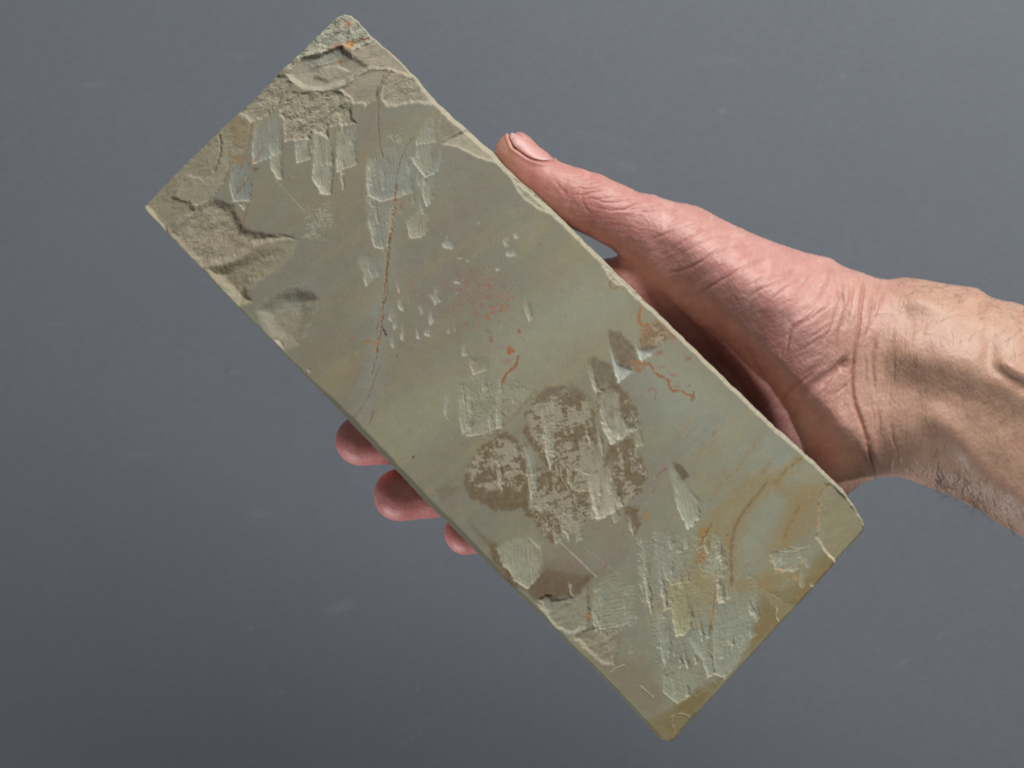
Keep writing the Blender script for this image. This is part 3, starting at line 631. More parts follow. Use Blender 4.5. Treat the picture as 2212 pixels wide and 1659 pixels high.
    vein('c1', [(1605, 1130), (1588, 1230), (1585, 1290), (1570, 1400), (1555, 1500), (1545, 1600), (1538, 1680)], 1.5, (140, 104, 60), .9, .15, halo=(127, 134, 131), hw=20, hk=.3, wob=5, raw=True)
    vein('c1', [(1596, 1150), (1600, 1220), (1580, 1330), (1578, 1420), (1560, 1480), (1556, 1580), (1530, 1680)], 1.1, (122, 84, 50), .85, .1, wob=6, brk=.3, raw=True)
    powder('c1', [(1560, 1180), (1620, 1180), (1600, 1400), (1570, 1560), (1530, 1560), (1550, 1350)], .5, tint=(150, 146, 124), th=.1)
    vein('c1', [(1640, 1220), (1615, 1300)], 1.5, (150, 100, 66), .8)
    vein('c2', [(1562, 500), (1545, 620), (1540, 700), (1528, 770), (1522, 860), (1515, 950), (1508, 1010), (1492, 1080), (1480, 1160), (1465, 1230), (1455, 1270)], 1.1, (128, 86, 48), .9, .12, halo=(127, 134, 131), hw=20, hk=.3, wob=5, raw=True)
    vein('c2', [(1556, 540), (1552, 640), (1536, 720), (1538, 800), (1512, 900), (1520, 980), (1500, 1040), (1486, 1120)], .9, (120, 82, 48), .8, .08, wob=6, brk=.25, raw=True)
    vein('c2', [(1545, 690), (1555, 760), (1535, 830)], 1.1, RU, .8); vein('c2', [(1500, 870), (1505, 940), (1485, 1010), (1500, 1060)], 1.1, RU, .7)
    vein('c2', [(1500, 1220), (1470, 1310), (1440, 1390), (1410, 1450), (1345, 1530)], 1.3, (135, 92, 66), .8)
    vein('c2', [(1465, 1495), (1455, 1530), (1440, 1572)], 1.3, (130, 84, 66), .8); vein('c2', [(1380, 1355), (1400, 1365), (1445, 1358)], 1.1, (138, 104, 60), .7)
    stain('c2', [(1395, 1075), (1440, 1058), (1460, 1072), (1420, 1086)], (150, 110, 52), .8, 1.5, 2); stain('c2', [(1455, 1075), (1520, 1060), (1500, 1090), (1460, 1095)], (158, 116, 78), .7, 2, 2)
    stain('c2', [(1505, 1125), (1520, 1130), (1515, 1150)], (155, 108, 78), .7, 1.5, 2)
    stain('c2', [(1518, 990), (1530, 992), (1548, 1030), (1540, 1035)], (32, 34, 44), .95, .8, 1); stain('c2', [(1604, 1150), (1614, 1155), (1608, 1168)], (35, 36, 40), .95, .8, 1)
    vein('c1', [(730, 750), (715, 850), (690, 940), (658, 1025)], 1.9, (140, 96, 52), .85, brk=.35)
    vein('c1', [(712, 985), (670, 1090), (618, 1205)], 1.7, (142, 104, 56), .85, brk=.4); vein('c1', [(795, 905), (750, 970), (710, 1000)], 1.4, (140, 96, 60), .7)
    vein('c1', [(710, 1080), (640, 1170)], 1.2, RU, .7); vein('c1', [(712, 1240), (690, 1300), (660, 1380), (638, 1445)], 1.4, (132, 92, 54), .75)
    stain('c1', [(630, 960), (660, 940), (665, 980), (625, 995)], (160, 118, 54), .85, 2, 3); stain('c1', [(580, 700), (660, 695), (710, 760), (680, 900), (600, 880)], (128, 116, 76), .6, 9, 6)
    stain('c1', [(735, 1020), (775, 1025), (745, 1048)], (100, 72, 56), .7, 2, 2)
    # corner rust
    stain('c1', [(1285, 265), (1320, 235), (1355, 260), (1330, 300), (1290, 300)], (172, 120, 58), .9, 3, 6, .8); stain('c1', [(1170, 310), (1220, 270), (1280, 250), (1275, 285), (1200, 310)], (142, 98, 78), .8, 3, 5, .8)
    stain('c1', [(1290, 120), (1330, 130), (1315, 170), (1305, 200), (1300, 160)], (160, 92, 60), .7, 3, 5, .8); vein('c1', [(1340, 265), (1380, 240), (1430, 235)], 1.8, (150, 92, 60), .7)
    stain('c1', [(1240, 380), (1270, 360), (1270, 390), (1245, 395)], (160, 104, 70), .8, 2, 3); vein('c1', [(890, 450), (960, 400), (1030, 370)], 1.4, (120, 88, 72), .6); stain('c1', [(60, 1250), (100, 1180), (130, 1170), (90, 1225)], (110, 70, 50), .8, 4, 4, .5)
    vein('c1', [(530, 830), (535, 900), (520, 980), (495, 1040)], 3.0, (110, 110, 96), .5, .3)
    # worm marks on the right
    WM = (133, 91, 68)
    vein('c3', [(1140, 965), (1125, 1010), (1085, 1050), (1060, 1075), (1045, 1112)], 2.9, WM, 1, wob=3, raw=True); stain('c3', [(1065, 905), (1085, 898), (1122, 930), (1118, 945), (1095, 938), (1085, 955), (1068, 940)], (142, 90, 62), .9, 1.5, 3, raw=True)
    stain('c3', [(1130, 800), (1150, 795), (1155, 810), (1135, 822)], (138, 86, 54), .9, 1.5, 2); stain('c3', [(960, 845), (975, 840), (985, 870), (965, 870)], (140, 84, 70), .7, 2, 2)
    stain('c3', [(940, 900), (1060, 895), (1050, 920), (950, 915)], (140, 112, 112), .5, 6, 5, .8); stain('c3', [(1050, 970), (1105, 965), (1090, 1010), (1050, 1010)], (140, 108, 110), .6, 5, 5, .8); stain('c3', [(930, 795), (960, 795), (985, 820), (960, 820)], (124, 108, 76), .7, 3, 3)
    stain('c3', [(1820, 990), (1850, 980), (1920, 1000), (1910, 1020), (1880, 1060), (1850, 1040)], (146, 100, 66), .85, 2, 6, .8)
    vein('c3', [(1900, 1005), (1945, 1010), (1970, 1060), (2030, 1095), (2055, 1110), (2058, 1150), (2075, 1165), (2130, 1170), (2170, 1190), (2205, 1205)], 2.3, WM, 1, wob=4, raw=True)
    stain('c3', [(1975, 1020), (2030, 1015), (2035, 1030), (1990, 1040)], (146, 106, 80), .7, 2, 5, .8); stain('c3', [(2065, 1075), (2105, 1068), (2095, 1085), (2070, 1090)], (146, 106, 80), .6, 2, 5, .8)
    vein('c3', [(2090, 1140), (2120, 1143)], 1.8, WM, .8); vein('c3', [(2160, 1140), (2185, 1138)], 1.6, WM, .7); vein('c3', [(2205, 1175), (2200, 1215), (2195, 1225)], 3, WM, .8)
    vein('c3', [(1935, 1170), (1945, 1155), (1965, 1160), (1975, 1180), (1972, 1220)], 2.0, (140, 92, 72), .75); stain('c3', [(1935, 1185), (1960, 1180), (1960, 1200), (1940, 1200)], (140, 110, 100), .4, 3, 3)
    vein('c3', [(1885, 665), (1875, 700), (1872, 740), (1885, 765), (1925, 768)], 3.2, (142, 98, 62), .95, raw=True)
    stain('c3', [(1885, 770), (1935, 775), (1960, 745), (1990, 735), (2045, 790), (2110, 852), (2060, 858), (2010, 870), (1950, 900), (1885, 880), (1865, 800)], (146, 108, 74), .75, 3, 10, 1.1, 12); stain('c3', [(1880, 780), (1950, 790), (1960, 820), (1900, 830)], (160, 106, 70), .7, 4, 6, .9)
    powder('c3', [(1885, 780), (1990, 745), (2100, 850), (2010, 880), (1950, 905), (1885, 885)], .75, tint=(112, 96, 76), th=.02); powder('c3', [(1900, 770), (2000, 750), (2080, 850), (1950, 900)], .6, tint=(150, 140, 122), th=.15)
    vein('h6', [(410, 530), (360, 555), (345, 610), (380, 665), (440, 675), (480, 650)], 2.2, (134, 104, 64), .85); stain('c3', [(1955, 940), (2010, 920), (2015, 945), (1985, 955)], (142, 96, 66), .7, 2, 4)
    stain('c3', [(2150, 965), (2190, 960), (2190, 985), (2155, 985)], (136, 90, 70), .7, 2, 4, .6); stain('c3', [(2190, 920), (2240, 950), (2212, 960)], (146, 104, 82), .6, 3, 4)
    vein('c6', [(850, 240), (845, 300)], 2, (140, 110, 70), .5); vein('c6', [(720, 560), (700, 595)], 1.6, (132, 96, 60), .7); vein('c6', [(310, 870), (265, 910), (230, 945)], 1.7, (130, 86, 80), .7); vein('c6', [(245, 1005), (220, 1040), (200, 1080)], 1.6, (130, 86, 80), .6)
    stain('c6', [(130, 1225), (160, 1220), (165, 1260), (185, 1280), (150, 1310), (125, 1290)], (156, 118, 60), .8, 2.5, 4, .5); vein('c6', [(420, 1220), (350, 1290), (310, 1370), (295, 1460)], 2.4, (146, 104, 78), .5, brk=.3)
    # dark iron bands, lower right
    Hb = (130, 112, 78)
    vein('c5', [(1445, 15), (1370, 110), (1300, 200), (1250, 290), (1228, 400), (1228, 500), (1232, 640)], 3.0, (96, 83, 68), .72, halo=Hb, hw=10, hk=.6, wob=4, brk=1.1)
    vein('c6', [(1180, 830), (1110, 920), (1040, 1010)], 3, (126, 106, 70), .4, halo=Hb, hw=9, hk=.5, brk=.4)
    vein('c6', [(1435, 790), (1360, 850), (1300, 900), (1230, 985)], 2.6, (112, 94, 62), .75, halo=Hb, hw=7, hk=.55, wob=4, brk=.5)
    vein('c6', [(1120, 590), (1060, 660), (1000, 740), (900, 890), (780, 990), (720, 1080)], 2.2, (122, 98, 62), .45, halo=(136, 118, 82), hw=10, hk=.4, wob=5, brk=.1)
    vein('c5', [(1650, 140), (1620, 200), (1590, 260), (1550, 350)], 2.4, (106, 86, 62), .6, halo=Hb, hw=11, hk=.5, wob=5, brk=.3)
    vein('c5', [(1820, 30), (1770, 80), (1755, 150), (1750, 280)], 1.2, (118, 100, 84), .55, .1, halo=(138, 108, 74), hw=9, hk=.45)
    vein('c5', [(1130, 560), (1125, 700), (1110, 830), (1095, 905)], 1.8, (138, 110, 58), .85, .1); stain('c5', [(1025, 310), (1090, 280), (1080, 320), (1050, 370), (1030, 390)], (150, 112, 52), .8, 3, 5, .7); stain('c5', [(1030, 430), (1060, 430), (1085, 470), (1060, 490), (1010, 500)], (146, 104, 56), .75, 4, 6, .9)
    vein('c5', [(1110, 265), (1070, 330), (1040, 390)], 1.6, (126, 84, 56), .8); vein('c5', [(940, 480), (930, 560), (930, 630)], 2, (142, 114, 72), .6, brk=.3); vein('c5', [(465, 505), (450, 560)], 1.8, (140, 98, 64), .8)
    stain('c5', [(335, 815), (375, 800), (380, 850), (345, 860)], (158, 122, 72), .75, 3, 5, .7); stain('c5', [(360, 720), (385, 710), (380, 740)], (150, 118, 66), .6, 3, 4); stain('c5', [(1030, 885), (1045, 880), (1060, 905), (1050, 912)], (158, 124, 60), .8, 1.5, 2)
    stain('c5', [(1085, 890), (1110, 880), (1120, 910), (1095, 915)], (120, 92, 50), .8, 2, 3); vein('c5', [(885, 720), (870, 750)], 2, (140, 116, 60), .7); vein('c5', [(1095, 960), (1088, 1020)], 2, (146, 116, 70), .5); vein('c5', [(700, 1060), (655, 1090)], 1.8, (144, 108, 74), .6)
    stain('c5', [(1490, 545), (1560, 530), (1550, 560), (1500, 560)], (150, 112, 62), .7, 3, 6, .9); stain('c5', [(1605, 580), (1640, 590), (1635, 610), (1600, 605)], (168, 128, 72), .85, 2, 3, .6); stain('c5', [(1390, 630), (1470, 600), (1470, 630), (1400, 645)], (142, 110, 68), .6, 4, 8, 1.)
    stain('c5', [(1195, 330), (1212, 332), (1208, 345)], (50, 50, 48), .9, .8, 1); stain('c4', [(750, 1410), (765, 1410), (770, 1430)], (70, 60, 48), .6, 2, 3)
    stain('c5', [(860, 600), (1130, 560), (1140, 850), (960, 860), (880, 760)], (140, 132, 88), .4, 18, 12, .6); stain('h5', [(980, 545), (1010, 540), (1005, 570), (975, 575)], (92, 72, 36), .85, 1.5, 2)
    # specks
    dots(1036, 628, 32, 26, -30, 170, (138, 92, 92), .8, 2.1, .75, 2); dots(1075, 665, 34, 6, -42, 46, (146, 100, 74), 1.0, 2.6, .75, 3); dots(905, 625, 26, 18, 0, 30, (140, 100, 78), .8, 2.0, .6, 4); dots(990, 640, 80, 55, 0, 90, (142, 104, 86), .7, 1.7, .6, 5)
    dots(960, 700, 420, 150, 42, 520, (136, 104, 80), .6, 1.6, .5, 6, 1.2); dots(1090, 815, 1000, 290, 45, 420, (104, 88, 66), .5, 1.3, .55, 8, 1.2); dots(1090, 815, 1000, 290, 45, 170, (184, 178, 158), .5, 1.2, .6, 9, 1.3)
    dots(1150, 1010, 1000, 290, 45, 120, (146, 110, 66), .8, 1.8, .4, 10); dots(1690, 1180, 120, 80, 45, 160, (144, 112, 70), .8, 2.2, .45, 12)
    dots(975, 560, 200, 60, 40, 120, (146, 108, 84), .6, 1.5, .6, 13)

    # ---- fine scratches along the grinding direction
    for i in range(60):
        cx, cy = 1090 + g.normal(0, 330), 815 + g.normal(0, 330)
        if not inside(np.array([cx]), np.array([cy]), outs)[0]: continue
        a = math.radians(g.choice([44, 47, 50, 40, -20, 30]) + g.normal(0, 3)); L = g.uniform(15, 70)
        vein('d', [(cx, cy), (cx + L * math.cos(a), cy + L * math.sin(a))], .55, (158, 156, 146), g.uniform(.1, .3), hw=2, wob=.5)
    vein('c4', [(790, 1082), (900, 1185), (1010, 1292)], .9, (176, 174, 162), .8, hw=2, wob=.5); vein('c4', [(930, 1110), (1060, 1210), (1160, 1290)], .6, (156, 154, 144), .5, hw=2, wob=.5); vein('c1', [(870, 1100), (960, 1190), (1050, 1290)], .8, (150, 150, 144), .6, hw=2, wob=.5)

    # ---- mesh: upper face + side walls + underside
    H += .03 * n3 + CH_H - .35 * e2 * sstep(0, .4, cham_r)
    col *= (1.02 + .06 * sstep(.25, .6, s) + .06 * sstep(.6, .95, s))[..., None]
    col *= (1 + .045 * rng.standard_normal(X.shape))[..., None] * np.array([1.045, 1.005, .965])
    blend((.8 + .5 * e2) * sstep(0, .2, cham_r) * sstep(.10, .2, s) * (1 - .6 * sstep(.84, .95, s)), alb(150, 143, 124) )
    edge = np.minimum(np.minimum(dl, dr), np.minimum(dt, db))
    H = np.maximum(H, -6.5)
    wx, wy = to_world(X, Y, 0.0)
    top = np.stack([wx, wy, H], -1).reshape(-1, 3)
    idx = np.arange(NU * NV).reshape(NU, NV)
    faces = [np.stack([idx[:-1, :-1], idx[1:, :-1], idx[1:, 1:], idx[:-1, 1:]], -1).reshape(-1, 4)]
    ring = np.r_[idx[:, 0], idx[-1, 1:], idx[::-1, -1][1:], idx[0, ::-1][1:-1]]          # counter-clockwise seen from above? fixed below
    side = np.r_[np.zeros(NU), np.ones(NV - 1), np.full(NU - 1, 2), np.full(NV - 2, 3)]
    rp = top[ring]; n = len(ring)
    cen = rp[:, :2].mean(0)
    tan = np.roll(rp[:, :2], -12, 0) - np.roll(rp[:, :2], 12, 0)
    tan /= np.linalg.norm(tan, axis=1)[:, None]
    nor = np.stack([tan[:, 1], -tan[:, 0]], 1)
    if ((rp[:, :2] - cen) * nor).sum() < 0: nor = -nor
    # how far the wall leans out at its foot on each side (mm)
    lean = np.array([.5, .3, .5, .2])[side.astype(int)]
    kk = 61; ker = np.hanning(kk); ker /= ker.sum()
    lean = np.convolve(np.r_[lean[-kk:], lean, lean[:kk]], ker, 'same')[kk:-kk]
    arc = np.r_[0, np.cumsum(np.linalg.norm(np.diff(rp[:, :2], axis=0), axis=1))]
    levels = [0.8, 1.8, 3.2, 5, 7.5, 10.5, 14, 18, THICK - 1.2, THICK]
    rows = [rp]; cols = [col.reshape(-1, 3)[ring]]
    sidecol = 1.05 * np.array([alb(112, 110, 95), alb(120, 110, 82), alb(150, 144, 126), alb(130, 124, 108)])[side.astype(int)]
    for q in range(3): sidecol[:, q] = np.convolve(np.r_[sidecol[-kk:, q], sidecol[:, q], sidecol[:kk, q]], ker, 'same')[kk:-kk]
    for zl in levels:
        t = zl / THICK
        out = lean * (1 - (1 - t) ** 3) * 1.0
        rg = fbm(arc / 4, arc * 0 + zl / 4, 4, 301, .6) * (.18 if zl < THICK else .1)
        z = np.minimum(rp[:, 2] - .25 * zl, -zl) if zl < 3 else np.minimum(np.full(n, -zl), rp[:, 2] - .6)
        off = out + rg * min(1, zl / 3)
        if zl == THICK: off = off - 1.0
        rows.append(np.stack([rp[:, 0] + nor[:, 0] * off, rp[:, 1] + nor[:, 1] * off, z], 1))
        cc = sidecol * (1 + .16 * fbm(arc / 3, arc * 0 + zl / 3, 4, 311, .6))[:, None]
        cols.append(cc)
    verts = [top]; vcol = [col.reshape(-1, 3)]
    base = len(top); prev = ring
    for rr, cc in zip(rows[1:], cols[1:]):
        cur = np.arange(base, base + n); base += n
        verts.append(rr); vcol.append(cc)
        faces.append(np.stack([prev, np.roll(prev, -1), np.roll(cur, -1), cur], -1))
        prev = cur
    # underside: fan strip between opposite points of the last ring
    co = np.vstack(verts); vc = np.vstack(vcol)
    last = prev
    cidx = len(co); cpt = np.r_[co[last].mean(0)]
    co = np.vstack([co, cpt[None]]); vc = np.vstack([vc, sidecol.mean(0)[None]])
    tri = np.stack([last, np.roll(last, -1), np.full(n, cidx), np.full(n, cidx)], -1)
    F4 = np.vstack(faces)
    a = co[F4[0, 0]]; b = co[F4[0, 1]]; c = co[F4[0, 2]]
    if np.cross(b - a, c - a)[2] < 0: F4 = F4[:, ::-1]
    # walls: make them face outwards
    nf_top = (NU - 1) * (NV - 1)
    w = F4[nf_top + n * 4 + 100]; q = np.cross(co[w[1]] - co[w[0]], co[w[2]] - co[w[0]])
    if q[:2] @ (co[w[0]][:2] - cen) < 0: F4[nf_top:] = F4[nf_top:, ::-1]
    co = co + np.array([0, 0, Z0])

    m = NT('slab_stone')
    at = m.n('ShaderNodeVertexColor', layer_name='tone')
    oc = m.n('ShaderNodeTexCoord').outputs['Object']
    fine = m.noise(oc, 1800, 4, .65); mid = m.noise(oc, 420, 4, .6)
    v1 = m.mix(m.math('MULTIPLY_ADD', fine, 2.2, -.6, True), (.93, .93, .93, 1), (1.07, 1.07, 1.07, 1))
    v2 = m.mix(m.math('MULTIPLY_ADD', mid, 2.2, -.6, True), (.965, .965, .955, 1), (1.035, 1.035, 1.03, 1))
    c = m.mix(1.0, at.outputs['Color'], v1, 'MULTIPLY'); c = m.mix(1.0, c, v2, 'MULTIPLY')
    m.l(c, m.b.inputs['Base Color'])
    m.l(m.math('MULTIPLY_ADD', mid, .2, .5), m.b.inputs['Roughness'])
    m.b.inputs['Specular IOR Level'].default_value = .3
    m.l(m.bump(fine, .18, .00006, m.bump(mid, .15, .00015)), m.b.inputs['Normal'])
    o = mesh_from('whetstone', co * MM, np.vstack([F4]), m.m, colors=vc)
    # close the underside with one ngon
    import bmesh
    bm = bmesh.new(); bm.from_mesh(o.data); bm.verts.ensure_lookup_table()
    f = bm.faces.new([bm.verts[int(i)] for i in last]); f.normal_update()
    if f.normal.z > 0: f.normal_flip()
    f.smooth = False
    bmesh.ops.delete(bm, geom=[bm.verts[cidx]], context='VERTS')
    bm.to_mesh(o.data); bm.free()
    o['kind'] = 'thing'
    o['label'] = 'long grey-green natural sharpening stone slab with chipped corner, chisel marks and rust veins'
    o['category'] = 'whetstone'
    return o, outline

# ------------------------------------------------------------------ hand
def surface_nets(Fv, org, h):
    nx, ny, nz = Fv.shape
    S = Fv < 0
    c = [S[i:nx - 1 + i, j:ny - 1 + j, k:nz - 1 + k] for i in (0, 1) for j in (0, 1) for k in (0, 1)]
    anyc = np.logical_or.reduce(c); allc = np.logical_and.reduce(c)
    cell = anyc & ~allc
    ci = np.argwhere(cell)
    vid = np.full(cell.shape, -1, np.int64); vid[cell] = np.arange(len(ci))
    acc = np.zeros((len(ci), 3)); cnt = np.zeros(len(ci))
    for axis in range(3):
        for a in (0, 1):
            for b in (0, 1):
                o0 = [0, 0, 0]; oth = [q for q in range(3) if q != axis]
                o0[oth[0]] = a; o0[oth[1]] = b
                o1 = list(o0); o1[axis] = 1
                f0 = Fv[ci[:, 0] + o0[0], ci[:, 1] + o0[1], ci[:, 2] + o0[2]]; f1 = Fv[ci[:, 0] + o1[0], ci[:, 1] + o1[1], ci[:, 2] + o1[2]]
                m = (f0 < 0) != (f1 < 0)
                t = np.where(m, f0 / np.where(m, f0 - f1, 1), 0)
                p = np.tile(np.array(o0, float), (len(ci), 1)); p[:, axis] = t
                acc += p * m[:, None]; cnt += m
    V = (ci + acc / cnt[:, None]) * h + org
    quads = []
    for axis in range(3):
        oth = [q for q in range(3) if q != axis]
        sl0 = [slice(1, -1)] * 3; sl0[axis] = slice(0, -1)
        sl1 = [slice(1, -1)] * 3; sl1[axis] = slice(1, None)
        A = S[tuple(sl0)]; B = S[tuple(sl1)]
        e = np.argwhere(A != B)
        flip = A[tuple(e.T)]
        g = e.copy(); g[:, oth[0]] += 1; g[:, oth[1]] += 1
        def cv(da, db):
            q = g.copy(); q[:, oth[0]] -= da; q[:, oth[1]] -= db
            return vid[q[:, 0], q[:, 1], q[:, 2]]
        qd = np.stack([cv(1, 1), cv(0, 1), cv(0, 0), cv(1, 0)], 1)
        if axis == 1: flip = ~flip
        qd = np.where(flip[:, None], qd, qd[:, ::-1])
        quads.append(qd)
    return V, np.vstack(quads)

def smin(a, b, k):
    h = np.clip(.5 + .5 * (b - a) / k, 0, 1)
    return b * (1 - h) + a * h - k * h * (1 - h)

THUMB_UP = None
ARM = F('d', [(1330, 470), (1393, 428), (1424, 431), (1460, 441), (1501, 448), (1527, 459), (1553, 474), (1584, 489), (1610, 500), (1674, 524), (1726, 541), (1764, 551), (1793, 556), (1817, 571), (1847, 583), (1886, 597), (1922, 603), (1950, 599), (1989, 602), (2041, 612), (2105, 620), (2124, 628), (2147, 641), (2183, 650), (2212, 656), (2330, 690), (2450, 728),
               (2450, 1290), (2330, 1222), (2212, 1158), (2157, 1127), (2131, 1109), (2085, 1086), (2041, 1066), (2002, 1049), (1953, 1032), (1932, 1030), (1910, 1030), (1896, 1036), (1877, 1042), (1860, 1057), (1835, 1082), (1800, 1108), (1750, 1122), (1680, 1100), (1600, 1050), (1520, 980), (1460, 900), (1420, 820), (1395, 740), (1385, 680), (1378, 612), (1362, 585), (1344, 560)])

CREASES = []      # (frame, points, depth mm, width units, dark)
def cr(f, pts, d, w, dark=.5): CREASES.append((smooth_line(F(f, pts), 5), d, w, dark))
# wrist folds
cr('h3', [(880, 260), (868, 360), (850, 500), (830, 680), (797, 830), (780, 980), (772, 1080), (778, 1200), (800, 1310), (840, 1420), (880, 1540), (905, 1650)], 1.5, 5.5, .9)
cr('h4', [(890, 500), (925, 620), (950, 700), (990, 790)], 1.4, 6, .8)
cr('h3', [(985, 730), (958, 850), (945, 960), (958, 1100), (965, 1230)], .8, 4.5, .6)
cr('h3', [(960, 390), (945, 520), (915, 680), (880, 760)], .8, 4.5, .5)
cr('h3', [(1060, 330), (1010, 480), (960, 640)], .5, 4, .3); cr('h3', [(1120, 920), (1130, 1040), (1125, 1160)], .45, 4, .3); cr('h3', [(880, 880), (890, 1000), (885, 1140)], .4, 3.5, .3)
cr('h3', [(780, 300), (770, 420), (740, 560), (720, 640)], .7, 4.5, .4); cr('h3', [(640, 290), (690, 420), (720, 560), (690, 650), (650, 740), (625, 900)], .7, 5, .5); cr('h3', [(590, 130), (640, 260), (680, 380)], .4, 3, .3)
cr('h3', [(710, 200), (750, 290), (780, 380)], .35, 3, .3); cr('h3', [(800, 190), (830, 270), (850, 350)], .35, 3, .3); cr('h3', [(900, 230), (920, 310), (900, 400)], .35, 3, .3); cr('h3', [(1000, 250), (990, 340), (960, 420)], .35, 3, .3)
cr('h4', [(1090, 330), (1120, 480), (1160, 600), (1180, 740)], .55, 5, .4); cr('h4', [(1120, 620), (1100, 700), (1110, 770)], .5, 4, .4); cr('h4', [(980, 200), (1005, 330), (1010, 500)], .5, 4.5, .35); cr('h4', [(930, 100), (940, 220), (960, 340)], .4, 4, .3)
# palm lines
cr('h3', [(575, 480), (470, 560), (380, 620), (290, 680), (245, 750), (225, 900)], .7, 4.5, .6)
cr('h3', [(760, 890), (730, 920), (690, 960), (600, 1080), (540, 1180), (480, 1280)], .8, 4.5, .6)
cr('h3', [(560, 940), (440, 1050), (350, 1120), (250, 1180), (170, 1270)], .8, 7, .5)
cr('h3', [(780, 1090), (700, 1170), (630, 1230), (610, 1300)], .5, 4, .4); cr('h3', [(200, 950), (190, 860), (240, 740)], .4, 5, .3); cr('h3', [(600, 650), (500, 700), (420, 760)], .35, 3, .3); cr('h3', [(560, 720), (460, 780), (380, 840), (330, 860)], .35, 3, .3)
cr('h7', [(770, 560), (820, 680), (880, 780), (940, 860)], 1.0, 9, .3)
for p, d, w in [([(870, 205), (760, 222), (620, 285), (480, 342)], .45, 3.5), ([(1000, 255), (900, 262), (800, 320), (700, 385), (640, 440)], .6, 3.8), ([(1130, 310), (1000, 325), (930, 345), (800, 420), (720, 470)], .5, 3.5), ([(1300, 385), (1150, 405), (1010, 440), (900, 520), (760, 590), (600, 625)], .75, 4.5),
               ([(1440, 495), (1300, 545), (1180, 605), (1060, 680), (930, 755), (800, 812)], .7, 4.5), ([(1690, 550), (1660, 610), (1560, 640), (1420, 665), (1250, 735)], .6, 4.2), ([(1640, 640), (1560, 690), (1430, 740), (1290, 810)], .5, 4.0), ([(1700, 690), (1590, 745), (1500, 830), (1480, 880)], .6, 4.0),
               ([(1830, 570), (1800, 640), (1760, 700), (1690, 780)], .45, 3.5), ([(1950, 560), (1940, 680), (1900, 760), (1840, 860), (1700, 980)], .6, 5), ([(1240, 1190), (1300, 1330), (1400, 1480)], .5, 9), ([(1900, 860), (1790, 980), (1640, 1090), (1600, 1200)], .6, 4.5), ([(1740, 590), (1770, 660), (1780, 720)], .3, 2.6), ([(1640, 600), (1670, 680)], .3, 2.6),
               ([(2060, 650), (2050, 800), (2000, 1000), (1950, 1110), (1860, 1230)], .6, 5), ([(2140, 700), (2120, 850), (2060, 1010), (2010, 1140)], .5, 5), ([(1980, 870), (1880, 960), (1760, 1050)], .35, 3.2), ([(1920, 1340), (1800, 1430), (1700, 1500)], .5, 7), ([(2100, 1300), (2000, 1400), (1900, 1560)], .6, 5)]:
    cr('h2', p, d, w, .45)
# thumb knuckle and phalanx wrinkles
for p, d, w in [([(740, 400), (770, 380), (830, 400), (860, 440), (800, 450), (775, 480), (800, 510)], .4, 3.0), ([(900, 420), (930, 450), (900, 480), (850, 470)], .35, 2.6), ([(1060, 480), (980, 490), (900, 510), (840, 530)], .4, 3.0), ([(1100, 530), (1000, 545), (900, 560), (820, 590)], .4, 3.0), ([(1120, 560), (1010, 580), (900, 600), (800, 620)], .35, 2.8),
               ([(1250, 610), (1150, 620), (1000, 640), (860, 640)], .35, 2.8), ([(1330, 640), (1200, 665), (1080, 670), (950, 660)], .35, 2.8), ([(1380, 640), (1280, 700), (1150, 740), (980, 720)], .45, 3), ([(1620, 690), (1480, 690), (1330, 720), (1150, 745)], .4, 3), ([(740, 500), (700, 560), (740, 620), (770, 650)], .35, 3.5), ([(600, 460), (650, 520), (700, 590), (720, 640)], .3, 3.5),
               ([(1720, 720), (1600, 730), (1450, 740), (1300, 765)], .3, 3), ([(770, 640), (760, 700), (745, 790)], .5, 6), ([(950, 790), (930, 880), (905, 970)], .4, 7), ([(860, 560), (850, 620), (880, 700), (960, 790)], .3, 3)]:
    cr('h1', p, d, w, .45)
cr('h6', [(475, 190), (490, 280), (470, 350), (480, 420)], .9, 6, .6); cr('h6', [(690, 440), (670, 520), (660, 600)], .6, 5, .5)

